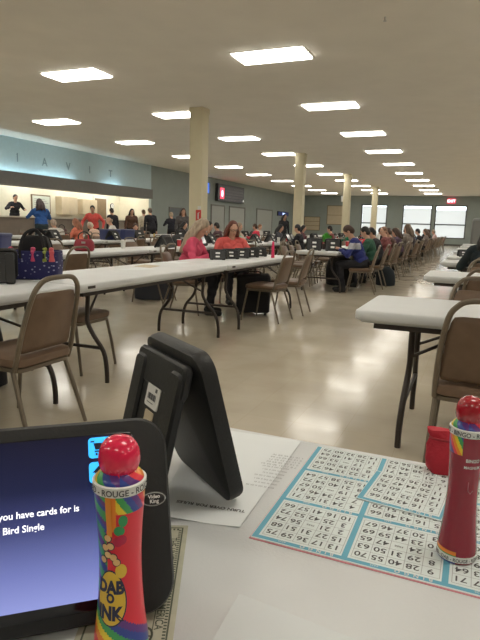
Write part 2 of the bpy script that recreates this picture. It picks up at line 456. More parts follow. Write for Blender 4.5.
# boards on the far wall
def far_board(x0, x1, z0, z1, label, lines):
    r = root('wall_board', ((x0+x1)/2, YF, z0), 0, label, 'board'); w = x1-x0; h = z1-z0
    m = MB(); m.box((-w/2, -.03, 0), (w/2, 0, h)); m.build('panel', M_TAN, r, smooth=False)
    m = MB()
    for a, b in (((-w/2-.05,-.05),(w/2+.05,0)), ((-w/2-.05,h),(w/2+.05,h+.05)), ((-w/2-.05,0),(-w/2,h)), ((w/2,0),(w/2+.05,h))): m.box((a[0], -.05, a[1]), (b[0], 0, b[1]))
    for k in range(1, lines): m.box((-w/2, -.04, h*k/lines-.015), (w/2, -.03, h*k/lines+.015))
    m.build('frame', M_BROWN, r, smooth=False)
far_board(-12.35, -10.85, 1.5, 3.05, 'tall tan framed board on the far wall between second and third columns', 2)
far_board(-14.4, -13.05, .95, 2.05, 'low tan framed board at the left end of the far wall', 3)
# exit sign
r = root('exit_sign', (-2.2, YF-.06, 3.38), 0, 'glowing red exit sign on the far wall above the windows', 'sign')
m = MB(); m.rrect(0, 0, .62, .10, .01, [(0, 0), (0, .36)], seg=2); m.build('housing', mat('exit_red', (.5, .03, .05), emit=(1, .10, .16), estr=1.1), r)
m = MB(); put_text(m, 'EXIT', .30, lambda u, v: (u, -.055, .08+v), 'c', bold=.02); m.build('lettering', mat('exit_white', (1, .8, .8), emit=(1, .7, .7), estr=2.5), r, smooth=False)

# things on the columns
r = root('column_sign', (-6.42, 12.405, 1.24), 0, 'red safety sign fixed to the nearest column', 'sign')
m = MB(); m.box((-.085, -.012, 0), (.06, 0, .27)); m.build('plate', mat('sign_red', (.62, .06, .05), rough=.5), r, smooth=False)
m = MB(); m.box((-.03, -.018, .27), (.05, 0, .36)); m.build('upper_tag', M_STICK, r, smooth=False)
m = MB(); m.tube([(-.015, -.016, .05), (-.015, -.016, .19)], .018, seg=6); m.tube([(-.015, -.016, .19), (.02, -.016, .215)], .008, seg=6); m.build('pictogram', M_STICK, r)
r = root('wall_thermostat', (-6.765, 29.60, 2.55), 0, 'small white box on the side of the third column', 'box')
m = MB(); m.rrect(-.02, 0, .10, .22, .02, [(.005, 0), (0, .01), (0, .27), (.005, .28)], seg=3); m.build('cover', M_STICK, r)
m = MB(); m.box((-.078, -.06, .14), (-.068, .06, .22)); m.build('dial_window', M_BLACK, r, smooth=False)

# sprinklers
for x, y, lab in ((-1.9, 4.9, 'tiny ceiling sprinkler right of the biggest light'), (-4.1, 4.1, 'tiny ceiling sprinkler between the two biggest lights, by top edge'), (-1.4, 8.0, 'tiny ceiling sprinkler left of the second right row light'), (-9.6, 9.2, 'tiny ceiling sprinkler above the teal wall')):
    r = root('sprinkler', (x, y, H), 0, lab, 'sprinkler', 'ceiling sprinklers')
    m = MB(); m.tube([(0,0,0),(0,0,-.05)], .012, seg=6); m.build('stem', M_STEEL, r)
    m = MB(); m.tube([(0,0,-.05),(0,0,-.056)], .022, seg=10); m.build('deflector', M_STEEL, r)

# ================================================================== SERVING COUNTER
r = root('serving_counter', (XL, 15.5, 0), 0, 'long brown fronted serving counter below the soffit', 'counter')
m = MB(); m.box((-.05, -8.4, 0), (.05, 8.45, 1.22)); m.cur = 1
for k in range(8): m.box((.05, -8.0 + k*2.1, .02), (.062, -7.97 + k*2.1, 1.2))
m.build('front_panel', [M_COUNTER, M_SOFF], r, smooth=False)
m = MB(); m.rrect(-.12, .02, .55, 16.9, .02, [(.004, 1.22), (0, 1.225), (0, 1.265), (.004, 1.27)], seg=2); m.build('worktop', mat('counter_top', (.58, .54, .46), rough=.35), r)
# menu and cabinets on alcove back wall
def alcove_cab(y0, y1, z0, z1, label, m_, name='wall_cabinet', d=.32):
    r = root(name, (AX, (y0+y1)/2, z0), 0, label, 'cabinet' if name == 'wall_cabinet' else 'poster'); w = y1-y0; h = z1-z0
    m = MB(); m.box((0, -w/2, 0), (d, w/2, h)); m.build('body' if d > .1 else 'backing', M_TAN if d > .1 else M_BROWN, r, smooth=False)
    if d > .1:
        for s in (-1, 1):
            q = MB(); q.box((d, min(0, s*w/2)+.01, .01), (d+.02, max(0, s*w/2)-.01, h-.01)); dd = q.build('door', m_, r, smooth=False)
            k = MB(); k.ell((d+.035, s*.06, .12), (.015, .015, .015), seg=8, rg=5); k.build('knob', M_STEEL, dd)
    else:
        q = MB(); q.box((d, -w/2+.05, .05), (d+.005, w/2-.05, h-.05)); q.build('sheet', m_, r, smooth=False)
        q = MB()
        for k in range(6): q.box((d+.005, -w/2+.15, h*.25+k*h*.1), (d+.008, w/2-.15-.1*(k % 3), h*.25+k*h*.1+.025))
        q.build('printing', M_GREYINK, r, smooth=False)
alcove_cab(17.85, 18.95, 1.42, 2.19, 'framed pale poster behind the man at the serving counter', mat('poster_pale', (.62, .66, .58), rough=.5), 'wall_poster', .04)
alcove_cab(19.3, 20.35, 1.42, 2.18, 'tan wall cabinet behind the blue clad customer', M_TAN)
alcove_cab(20.7, 21.75, 1.46, 2.14, 'tan wall cabinet farther along the alcove, left of clock', M_TAN)
r = root('wall_clock', (AX, 23.35, 1.93), 0, 'small round wall clock on the cream alcove wall', 'clock')
m = MB(); m.tube([(0,0,0),(.04,0,0)], .14, seg=24); m.build('case', M_BLACK, r)
m = MB(); m.tube([(.04,0,0),(.045,0,0)], .12, seg=24); m.build('dial', M_STICK, r)
m = MB(); m.box((.046, -.005, 0), (.05, .005, .09)); m.box((.046, 0, -.005), (.05, .06, .005)); m.build('hands', M_INK, r, smooth=False)

# ================================================================== FOLDING TABLES
def make_table(L_=2.42, Wd=.78):
    r = root('folding_table', (0,0,0), 0, 'x', 'table')
    t = MB(); t.rrect(0, 0, Wd, L_, .055, [(.004, .690), (0, .695), (0, .728), (.003, .736), (.010, .740)], seg=5)
    t.rrect(0, 0, Wd-.06, L_-.06, .03, [(0, .675), (0, .692)], seg=3)
    t.build('tabletop', M_WHITE, r)
    rail = MB()
    for s in (-1, 1): rail.box((s*(Wd/2-.06)-.012, -L_/2+.10, .645), (s*(Wd/2-.06)+.012, L_/2-.10, .680))
    for s in (-1, 1): rail.box((-Wd/2+.06, s*(L_/2-.11)-.012, .645), (Wd/2-.06, s*(L_/2-.11)+.012, .680))
    rail.build('rail_frame', M_TRAIL, r, smooth=False)
    for s in (-1, 1):
        y = s*(L_/2 - .28)
        for q in (-1, 1):
            g = MB(); g.tube([(q*.20+.04, y, .665), (q*.19+.04, y, .52), (q*.19+.04, y, .43), (q*.235+.05, y+s*.005, .34), (q*.325+.05, y+s*.01, .23), (q*.355+.05, y+s*.015, .11), (q*.358+.05, y+s*.015, 0.0)], .0165, seg=8, smooth=3)
            lg = g.build('leg', M_TRAIL, r)
        g = MB(); g.tube([(-.265, y+s*.006, .25), (.365, y+s*.006, .25)], .013, seg=8); g.build('crossbar', M_TRAIL, r)
        for q in (-1, 1):
            g = MB(); g.tube([(q*.19+.04, y, .47), (q*.17+.04, y-s*.04, .49), (q*.08, y-s*.36, .660)], .0095, seg=6); g.build('brace', M_TRAIL, r)
    for s in (-1, 1):
        g = MB(); g.box((s*(Wd/2-.001)-.003, -L_/2+.09, .703), (s*(Wd/2-.001)+.003, -L_/2+.17, .722)); g.build('edge_latch', M_TRAIL, r, smooth=False)
    return r
TB = make_table(); tb_used = [False]
def table(x, y, rz, label, group):
    o = copy_tree(TB) if tb_used[0] else TB
    tb_used[0] = True
    return place(o, (x, y, 0), rz, label, group)

# ================================================================== BANQUET CHAIRS (face +Y)
def make_chair():
    r = root('banquet_chair', (0,0,0), 0, 'x', 'chair')
    s_ = MB(); s_.rrect(0, .0, .43, .43, .07, [(.03, .395), (.004, .405), (0, .425), (.004, .445), (.03, .458), (.09, .462)], seg=5)
    s_.build('seat', M_VINYL, r)
    f = MB(); f.rrect(0, 0, .40, .40, .05, [(0, .375), (0, .396)], seg=4); f.build('seat_frame', M_CHF, r)
    h = MB()
    h.tube([(-.205, -.17, .385), (-.205, -.195, .46), (-.195, -.235, .62), (-.17, -.28, .78), (-.135, -.297, .838), (-.09, -.305, .863), (0, -.307, .868), (.09, -.305, .863), (.135, -.297, .838), (.17, -.28, .78), (.195, -.235, .62), (.205, -.195, .46), (.205, -.17, .385)], .0135, seg=8, smooth=4)
    h.build('back_frame', M_CHF, r)
    # padded panel, narrower at the top
    b = MB(); rs = []
    for z, w, y in ((.47, .165, -.178), (.475, .182, -.186), (.50, .190, -.194), (.60, .182, -.220), (.70, .170, -.248), (.76, .158, -.266), (.785, .145, -.275), (.79, .12, -.277)):
        th = .019 if .48 < z < .78 else .008
        rs.append([(-w, y, z), (-w*.9, y+th, z), (0, y+th*1.15, z), (w*.9, y+th, z), (w, y, z), (w*.9, y-th*.8, z), (0, y-th, z), (-w*.9, y-th*.8, z)])
    b.rings(rs); b.build('backrest', M_VINYL, r, angle=60)
    for q in (-1, 1):
        g = MB(); g.tube([(q*.19, .17, .385), (q*.205, .205, .20), (q*.215, .235, 0)], [.0125, .0125, .011], seg=8); g.build('leg', M_CHF, r)
        g = MB(); g.tube([(q*.195, -.15, .385), (q*.21, -.215, .19), (q*.22, -.275, 0)], [.0125, .0125, .011], seg=8); g.build('leg', M_CHF, r)
    return r
CH = make_chair(); ch_used = [False]
def chair(x, y, deg, label, group):
    o = copy_tree(CH) if ch_used[0] else CH
    ch_used[0] = True
    return place(o, (x, y, 0), math.radians(deg - 90), label, group)

# ================================================================== ELECTRONIC BINGO TABLETS
def device_parts(r, W_, L_, th, a_slab, a_leg, stickers=True, simple=False):
    """tent shaped: slab (screen face +Y side) and prop panel (towards -Y), hinge on top along X"""
    hz = L_*math.cos(a_slab)
    def slab(p):   # local: x across, y along length downward from the hinge, z thickness outward (+Y side)
        x, y, z = p
        return (x, math.sin(a_slab)*y + math.cos(a_slab)*z, hz - math.cos(a_slab)*y + math.sin(a_slab)*z)
    Ll = (hz)/math.cos(a_leg)
    def leg(p):
        x, y, z = p
        return (x, -math.sin(a_leg)*y - math.cos(a_leg)*z, hz - math.cos(a_leg)*y + math.sin(a_leg)*z)
    m = MB(); m.rrect(0, L_/2, W_, L_, .03, [(.010, 0), (.002, .003), (0, .009), (0, th-.009), (.002, th-.003), (.010, th)], seg=6, tf=slab); m.build('tablet_body', M_BLACK2, r)
    m = MB(); m.rrect(0, L_/2, W_-.05, L_-.06, .008, [(0, th), (.001, th+.001)], seg=3, tf=slab); m.build('screen', mat('off_screen', (.006, .007, .012), rough=.12), r)
    # prop: frame with an opening is a thick panel plus rails
    m = MB()
    m.rrect(0, Ll*.17, W_*.86, Ll*.22, .012, [(.006, -.010), (0, -.006), (0, .002), (.004, .006)], seg=5, tf=leg)
    m.rrect(-W_*.32, Ll*.55, W_*.2, Ll*.88, .012, [(.004, -.006), (0, -.003), (0, .006), (.004, .010)], seg=4, tf=leg)
    m.rrect(W_*.32, Ll*.55, W_*.2, Ll*.88, .012, [(.004, -.006), (0, -.003), (0, .006), (.004, .010)], seg=4, tf=leg)
    m.rrect(0, Ll*.55, W_*.55, Ll*.80, .005, [(0, -.004), (0, .004)], seg=2, tf=leg)
    m.build('prop_stand', M_BLACK2, r)
    if stickers:
        def st(cx, cy, w, l, nm='sticker', col=M_STICK):
            m = MB(); m.rrect(cx, cy, w, l, .004, [(0, .004), (.0003, .0052)], seg=3, tf=leg); s = m.build(nm, col, r)
            if not simple:
                b = MB()
                for k in range(11):
                    x0 = cx - w*.32 + k*w*.055
                    b.add([leg((x0, cy-l*.10, .0056)), leg((x0+w*.028*(1+(k % 3)*.4), cy-l*.10, .0056)), leg((x0+w*.028*(1+(k % 3)*.4), cy+l*.16, .0056)), leg((x0, cy+l*.16, .0056))], [(0,1,2,3)])
                b.add([leg((cx+w*.15, cy-l*.38, .0056)), leg((cx+w*.30, cy-l*.38, .0056)), leg((cx+w*.30, cy-l*.22, .0056)), leg((cx+w*.15, cy-l*.22, .0056))], [(0,1,2,3)])
                b.add([leg((cx-w*.3, cy+l*.28, .0056)), leg((cx+w*.15, cy+l*.28, .0056)), leg((cx+w*.15, cy+l*.31, .0056)), leg((cx-w*.3, cy+l*.31, .0056))], [(0,1,2,3)])
                b.build('printing', M_INK, s, smooth=False)
        st(0, Ll*.335, W_*.24, Ll*.15)
        if not simple:
            m = MB(); m.rrect(0, Ll*.475, W_*.15, Ll*.09, .002, [(0, .004), (.0003, .0052)], seg=2, tf=leg); m.build('tan_patch', M_TAN, r)
        st(0, Ll*(.62 if not simple else .68), W_*.22, Ll*.15)
    return hz
def make_device():
    r = root('bingo_tablet', (0,0,0), 0, 'x', 'tablet')
    device_parts(r, .235, .175, .026, math.radians(34), math.radians(34), simple=True)
    return r
DV = make_device(); dv_used = [False]
def device(x, y, deg, label, group, z=.741):
    o = copy_tree(DV) if dv_used[0] else DV
    dv_used[0] = True
    return place(o, (x, y, z), math.radians(deg), label, group)

# ================================================================== PEOPLE
SKIN = {'light': (0.62, 0.36, 0.25), 'tan': (0.45, 0.25, 0.16), 'dark': (0.16, 0.08, 0.05)}
def cloth(c): return mat('cloth_%d_%d_%d' % tuple(int(v*255) for v in c), c, rough=.85, var=.10, vscale=14, bump=.35, bscale=26)
def skinm(k): return mat('skin_' + k, SKIN[k], rough=.5, var=.05, vscale=20)
def hairm(c): return mat('hair_%d_%d_%d' % tuple(int(v*255) for v in c), c, rough=.5, var=.35, vscale=30, bump=.6, bscale=60, stretch=(1, 1, .15))
def remesh(mb, voxel, it=4):
    me = bpy.data.meshes.new('tmp'); me.from_pydata(mb.v, [], mb.f)
    bm = bmesh.new(); bm.from_mesh(me); bmesh.ops.recalc_face_normals(bm, faces=bm.faces); bm.to_mesh(me); bm.free()
    o = bpy.data.objects.new('tmp', me); COL.objects.link(o)
    md = o.modifiers.new('r', 'REMESH'); md.mode = 'VOXEL'; md.voxel_size = voxel
    sm = o.modifiers.new('s', 'SMOOTH'); sm.factor = .5; sm.iterations = it
    dg = bpy.context.evaluated_depsgraph_get()
    out = bpy.data.meshes.new_from_object(o.evaluated_get(dg))
    bpy.data.objects.remove(o); bpy.data.meshes.remove(me)
    for p in out.polygons: p.use_smooth = True
    return out
def ik(a, t, l1, l2, pole):
    a = Vector(a); t = Vector(t); d = t - a; L = min(d.length, (l1+l2)*.995); dn = d.normalized()
    x = (l1*l1 - l2*l2 + L*L) / (2*L); h = math.sqrt(max(l1*l1 - x*x, 0))
    p = Vector(pole); p = (p - dn*p.dot(dn)).normalized()
    return a + dn*x + p*h, a + dn*L

def person(label, x, y, face, pose='sit', top=(.1,.1,.1), bot=(.02,.02,.025), hair=(.03,.02,.015), hs='short', skin='light', lean=8,
           pitch=15, yaw=0, roll=0, hands=None, vox=.016, sc_=1.0, sleeve='long', z=0.0, group=None, glasses=False, stripe=None, shoes=(.02,.02,.02)):
    r = root('person', (x, y, z), math.radians(face-90), label, 'person', group)
    B = MB(); caps = []
    V = Vector
    def C(a, b, ra, rb, tag):
        a = V(a)*sc_; b = V(b)*sc_; ra *= sc_; rb *= sc_
        B.cap(a, b, ra, rb); caps.append((a, b, ra, rb, tag))
    def E(c, rr, tag, rot=None):
        c = V(c)*sc_; rr = tuple(q*sc_ for q in rr)
        B.ell(c, rr, rot=rot); caps.append((c, c, min(rr), min(rr), tag))
    sit = pose == 'sit'
    pz = .545 if sit else .93
    base = V((0, 0, pz))
    Rl = Matrix.Rotation(math.radians(-lean), 3, 'X')
    def U(p): return base + Rl @ V(p)      # upper body in the leaning frame, measured from the pelvis
    # legs
    for s in (-1, 1):
        if sit:
            hip = V((s*.095, 0, .53)); kn = V((s*.125, .43, .515)); an = V((s*.12, .36 + .03*s, .085))
        elif pose == 'walk':
            hip = V((s*.09, 0, .90)); kn = V((s*.10, .08*s, .49)); an = V((s*.10, .10*s-.05, .085))
        else:
            hip = V((s*.09, 0, .90)); kn = V((s*.115, .02, .49)); an = V((s*.13, -.02, .085))
        C(hip, kn, .088, .062, 'bot'); C(kn, an, .058, .042, 'bot')
        C(an, an+V((0, .02, -.03)), .043, .045, 'shoe'); C(an+V((s*.005, -.03, -.045)), an+V((s*.02, .14, -.052)), .038, .032, 'shoe')
    C(U((-.07, -.01, 0)), U((.07, -.01, 0)), .115, .115, 'bot')
    C(U((-.065, 0, .16)), U((.065, 0, .16)), .105, .105, 'top')
    C(U((-.06, 0, .06)), U((.06, 0, .06)), .115, .115, 'top')
    C(U((-.085, .01, .34)), U((.085, .01, .34)), .110, .110, 'top')
    C(U((-.13, 0, .44)), U((.13, 0, .44)), .068, .068, 'top')
    C(U((0, 0, .20)), U((0, 0, .38)), .11, .11, 'top')
    nb = U((0, .0, .47)); 
    hc = U((0, .035, .655))
    C(nb, hc + V((0, -.02, -.05)), .055, .052, 'skin')
    # head frame
    Rh = Rl @ Matrix.Rotation(math.radians(yaw), 3, 'Z') @ Matrix.Rotation(math.radians(-pitch), 3, 'X') @ Matrix.Rotation(math.radians(roll), 3, 'Y')
    def Hd(p): return hc + Rh @ V(p)
    E(Hd((0, -.008, .02)), (.074, .092, .098), 'skin', Rh)
    E(Hd((0, .022, -.052)), (.056, .062, .062), 'skin', Rh)
    C(Hd((0, .084, .012)), Hd((0, .104, -.022)), .009, .014, 'skin')
    C(Hd((0, .068, -.088)), Hd((0, .060, -.088)), .018, .018, 'skin')
    C(Hd((-.032, .078, .030)), Hd((.032, .078, .030)), .011, .011, 'skin')
    for s in (-1, 1): E(Hd((s*.077, -.008, -.005)), (.010, .020, .030), 'skin', Rh)
    # arms
    if hands is None:
        hands = ((-.16, .36, .80), (.14, .38, .80)) if sit else ((-.26, .06, .80), (.26, .06, .80))
    for s, ht in zip((-1, 1), hands):
        sh = U((s*.185, 0, .43)); 
        el, wr = ik(sh, V(ht), .275, .245, (s*.8, -.5, -.7))
        slt = 'top' if sleeve == 'long' else 'skin'
        mid = sh.lerp(el, .55)
        C(sh, el, .056, .042, slt)
        if sleeve != 'long': C(sh, mid, .064, .056, 'top')
        C(el, wr, .041, .028, slt)
        fd = (wr - el).normalized()
        # palm and five fingers curled down
        dn = V((0, 0, -1)); side = fd.cross(dn)
        if side.length < .2: dn = V((0, 1, 0)); side = fd.cross(dn)
        side.normalize(); dn = side.cross(fd).normalized()
        pf = (fd*1 + dn*-.05).normalized()
        fr = max(.0088, vox*.62)
        pw = .026
        C(wr, wr+pf*.03, .026, .027, 'skin')
        for q in (-1, -.33, .33, 1): C(wr+pf*.02+side*q*pw*.6, wr+pf*.075+side*q*pw, .015, .013, 'skin')
        for q, ln in zip((-1, -.33, .33, 1), (.060, .074, .080, .070) if s > 0 else (.070, .080, .074, .060)):
            k0 = wr + pf*.082 + side*q*pw*1.15
            k1 = k0 + (pf + dn*.25).normalized()*ln*.5; k2 = k1 + (pf*.7 + dn*.8).normalized()*ln*.5
            C(k0, k1, fr*1.05, fr, 'skin'); C(k1, k2, fr, fr*.85, 'skin')
        ts = -s
        t0 = wr + pf*.03 + side*ts*.024; t1 = t0 + (pf*.7 + side*ts*.8 + dn*.3).normalized()*.04; t2 = t1 + (pf*.9 + side*ts*.1 + dn*.4).normalized()*.03
        C(t0, t1, fr*1.25, fr*1.1, 'skin'); C(t1, t2, fr*1.1, fr*.9, 'skin')
    me = remesh(B, vox, 3 if vox < .01 else 2)
    # zones
    n = len(me.polygons)
    cen = np.empty(n*3); me.polygons.foreach_get('center', cen); cen = cen.reshape(-1, 3)
    best = np.full(n, 1e9); tag = np.zeros(n, int); names = ['skin', 'top', 'bot', 'shoe']
    for a, b, ra, rb, tg in caps:
        A = np.array(a); D = np.array(b) - A; dd = D @ D
        t = np.clip((cen - A) @ D / dd, 0, 1) if dd > 1e-9 else np.zeros(n)
        ds = np.linalg.norm(cen - A - t[:, None]*D, axis=1) - (ra + (rb-ra)*t)
        k = ds < best; best[k] = ds[k]; tag[k] = names.index(tg)
    me.name = 'body'; me.materials.clear(); me.materials.append(skinm(skin))
    body = link('body', me, r); KIDS.setdefault(r.name, []).append(body)
    vco = np.array([v.co[:] for v in me.vertices]); vno = np.array([v.normal[:] for v in me.vertices])
    polys = [tuple(p.vertices) for p in me.polygons]
    for zi, nm, colr, off, sd in ((1, 'shirt', top, .010, 0), (2, 'trousers', bot, .008, 0), (3, 'shoe', shoes, .006, -1), (3, 'shoe', shoes, .006, 1)):
        fs = [polys[i] for i in np.nonzero((tag == zi) & ((sd == 0) | (cen[:, 0]*sd > 0)))[0]]
        if not fs: continue
        idx = sorted({i for f in fs for i in f}); mp = {i: k for k, i in enumerate(idx)}
        vs = vco[idx] + vno[idx]*off
        if nm != 'shoe' and vox < .02:   # soft folds
            ph = vco[idx]
            wv = np.sin(ph[:, 2]*62 + np.sin(ph[:, 0]*31)*2 + ph[:, 1]*25)*.0035
            vs = vs + vno[idx]*wv[:, None]
        m_ = bpy.data.meshes.new(nm); m_.from_pydata([tuple(v) for v in vs], [], [tuple(mp[i] for i in f) for f in fs])
        m_.materials.append(cloth(colr))
        if nm == 'shirt' and stripe: m_.materials.append(cloth(stripe))
        bm = bmesh.new(); bm.from_mesh(m_)
        if nm == 'shirt' and stripe:
            shz = (base + Rl @ V((0, 0, .36))).z*sc_
            for f in bm.faces:
                c = f.calc_center_median()
                if abs(c.z - shz) < .055 and abs(c.x) > .12: f.material_index = 1
        be = [e for e in bm.edges if e.is_boundary]
        ret = bmesh.ops.extrude_edge_only(bm, edges=be)
        for v in [g for g in ret['geom'] if isinstance(g, bmesh.types.BMVert)]:
            v.co -= v.normal*(off + .002) if v.normal.length > .1 else Vector()
        for f in bm.faces: f.smooth = True
        bm.to_mesh(m_); bm.free()
        o = link(nm, m_, r); KIDS[r.name].append(o)
    # hair
    Hm = MB()
    def HE(c, rr): Hm.ell(Hd(c)*sc_, tuple(q*sc_ for q in rr), rot=Rh)
    def HC(a, b, ra, rb): Hm.cap(V(a)*sc_, V(b)*sc_, ra*sc_, rb*sc_)
    if hs != 'bald':
        HE((0, -.024, .034), (.086, .094, .097))
        HE((0, -.045, -.01), (.080, .070, .085))
    else:
        HE((0, -.060, -.025), (.080, .055, .050))
    if hs in ('long', 'mid'):
        ln = .30 if hs == 'long' else .17
        back = Rl @ V((0, -1, 0))
        for s in (-1, 1):
            p0 = Hd((s*.070, -.01, .02)); p1 = Hd((s*.088, -.015, -.08)); p2 = p1 + Rl @ V((s*.02, -.035, -ln*.45)); p3 = p2 + Rl @ V((s*.01, -.03, -ln*.55))
            HC(p0, p1, .028, .030); HC(p1, p2, .032, .034); HC(p2, p3, .036, .022)
            q0 = Hd((s*.05, -.07, 0)); q1 = q0 + Rl @ V((s*.02, -.05, -ln*.6)); q2 = q1 + Rl @ V((s*.01, -.045, -ln*.75))
            HC(q0, q1, .045, .050); HC(q1, q2, .050, .025)
        q0 = Hd((0, -.08, 0)); q1 = q0 + Rl @ V((0, -.07, -ln*.7)); q2 = q1 + Rl @ V((0, -.03, -ln*.7))
        HC(q0, q1, .055, .055); HC(q1, q2, .055, .03)
    if hs == 'bun': HE((0, -.10, .06), (.04, .04, .04))
    hme = remesh(Hm, max(vox, .010), 2)
    hme.name = 'hair'; hme.materials.clear(); hme.materials.append(hairm(hair))
    o = link('hair', hme, r); KIDS[r.name].append(o)
    if hs == 'cap':
        q = MB(); q.ell(Hd((0, -.012, .045))*sc_, tuple(k*sc_ for k in (.090, .102, .092)), rot=Rh); 
        q.ell(Hd((0, .11, .045))*sc_, tuple(k*sc_ for k in (.065, .07, .010)), rot=Rh); q.build('hat', cloth(hair), r)
    # face
    for s in (-1, 1):
        q = MB(); q.ell(Hd((s*.031, .0775, .010))*sc_, tuple(k*sc_ for k in (.013, .010, .008)), rot=Rh, seg=10, rg=6, mi=0)
        q.ell(Hd((s*.031, .0855, .010))*sc_, tuple(k*sc_ for k in (.006, .004, .006)), rot=Rh, seg=8, rg=5, mi=1)
        q.build('eye', [M_EYEW, M_EYED], r)
    q = MB(); q.ell(Hd((0, .079, -.058))*sc_, tuple(k*sc_ for k in (.022, .010, .007)), rot=Rh, seg=10, rg=6); q.build('mouth', M_LIP, r)
    if glasses:
        q = MB()
        for s in (-1, 1):
            pts = [Hd((s*.033 + .024*math.cos(a), .102, .010 + .019*math.sin(a)))*sc_ for a in [2*PI*k/14 for k in range(15)]]
            q.tube(pts, .0022, seg=5)
            q.tube([Hd((s*.057, .100, .014))*sc_, Hd((s*.080, -.005, .012))*sc_], .002, seg=5)
        q.tube([Hd((-.010, .103, .014))*sc_, Hd((.010, .103, .014))*sc_], .002, seg=5)
        q.build('glasses', M_BLACK, r)
    return r

# ================================================================== FOREGROUND TABLE AND WHAT LIES ON IT
TZ = .7402
table(.61, .63, PI/2, 'white plastic table top in the foreground that holds the bingo sheets and daubers', 'white folding tables')

def flat_quad(mb, c, z, mi=None, t=.0):
    mb.add([(p[0], p[1], z) for p in c], [(0,1,2,3)], mi)
def sheet_obj(name, corners, z, th, m, label, cat, group=None, n=14, wav=.0008):
    """thin slightly wavy sheet of paper from four plan corners (anticlockwise)"""
    c = [Vector((p[0], p[1], 0)) for p in corners]; o_ = (c[0]+c[2])/2
    mb = MB(); top = []; b = 0
    for j in range(n+1):
        for i in range(n+1):
            u, v = i/n, j/n
            p = c[0]*(1-u)*(1-v) + c[1]*u*(1-v) + c[2]*u*v + c[3]*(1-u)*v - o_
            top.append((p.x, p.y, th + wav*(1+math.sin(u*7+v*3)*math.cos(v*5))))
    bot = [(p[0], p[1], p[2]-th) for p in top]; N1 = len(top)
    fs = []
    for j in range(n):
        for i in range(n):
            a = j*(n+1)+i
            fs.append((a, a+1, a+n+2, a+n+1)); fs.append((N1+a, N1+a+n+1, N1+a+n+2, N1+a+1))
    for i in range(n):
        for a, b_ in ((i, i+1), (n*(n+1)+i+1, n*(n+1)+i), ((i+1)*(n+1), i*(n+1)), (i*(n+1)+n, (i+1)*(n+1)+n)): fs.append((b_, a, a+N1, b_+N1))
    mb.add(top+bot, fs)
    o = mb.build(name, m, smooth=False)
    o.location = (o_.x, o_.y, z)
    return props(o, label, cat, group), o_

# paper under the tent tablet
pc = [(-.395, .635), (-.270, .660), (-.285, 1.004), (-.500, .985)]
pp, po = sheet_obj('printed_page', pc, TZ, .0006, M_PAPER, 'white printed page lying under the tent shaped black tablet', 'paper')
mb = MB()
Ru = Vector((.125, .025, 0)).normalized(); Rv = Vector((-Ru.y, Ru.x, 0))
def on_page(u, v, a=0.0, o=(0, 0)):
    ca, sa = math.cos(a), math.sin(a)
    return (o[0] + u*ca - v*sa, o[1] + u*sa + v*ca, .0026)
a0 = math.atan2(.03, -.02) 
for k in range(5): put_text(mb, ('7 8 12 31 40 55 61', '2 14 22 38 49 60', '5 11 27 33 52 71', '9 13 24 42 57 66', '1 10 19 45 58 70')[k], .0085, lambda u, v, k=k: on_page(u, v, PI+.1, (.085, .105-.011*(4-k))), 'l')
for k in range(7): put_text(mb, 'lllllll lll lllll ll llll llllll'[:30-3*(k % 3)], .007, lambda u, v, k=k: on_page(u, v, PI+.1, (.075, .05-.013*k)), 'l')
o = mb.build('printing', M_GREYINK, pp, smooth=False)
mb = MB(); put_text(mb, 'TURN OVER FOR RULES', .010, lambda u, v: on_page(u, v, PI+.16, (.060, -.115)), 'l', bold=.03); mb.build('heading', M_INK, pp, smooth=False)

# bare white page at the very front
sp, _ = sheet_obj('blank_page', [(-.205, .30), (.10, .27), (.08, .500), (-.215, .530)], TZ, .0004, mat('thin_paper', (.68, .71, .72), rough=.6), 'blank white page nearest the camera, between banknote and bingo sheet', 'paper')

# bingo sheets -------------------------------------------------------
CW, RH = .1225, .1165
NUM = {
 (0, 0): [[13,17,36,59,75],[15,27,31,51,68],[2,21,0,56,74],[3,25,42,52,72],[10,16,41,57,66]],
 (1, 0): [[9,28,40,55,70],[8,29,31,50,63],[1,24,0,47,65],[10,23,44,59,69],[3,20,37,46,67]],
 (2, 0): [[15,30,42,47,71],[2,19,35,53,64],[12,22,0,49,61],[6,26,33,58,73],[11,18,45,60,62]],
 (0, 1): [[4,24,31,56,71],[7,27,34,46,61],[9,19,0,50,67],[8,21,40,54,72],[15,25,38,57,64]],
 (1, 1): [[5,16,43,48,66],[12,18,32,51,70],[14,29,0,60,63],[11,26,44,47,75],[1,30,36,55,69]],
 (2, 1): [[6,17,39,52,62],[3,23,45,49,74],[13,20,0,58,68],[10,28,41,53,65],[2,22,33,59,73]],
 (0, 2): [[12,22,33,45+1,77-5],[8,30,39,50,69],[7,17,0,53,66],[11,25,41,48,64],[14,28,32,60,75]],
 (1, 2): [[4,18,44,57,67],[15,26,35,49,61],[6,21,0,54,71],[9,27,38,46,73],[5,19,42,56,62]],
 (2, 2): [[1,24,40,52,63],[10,29,34,58,70],[13,16,0,47,74],[3,23,31,55,65],[7,20,43,51,68]],
}
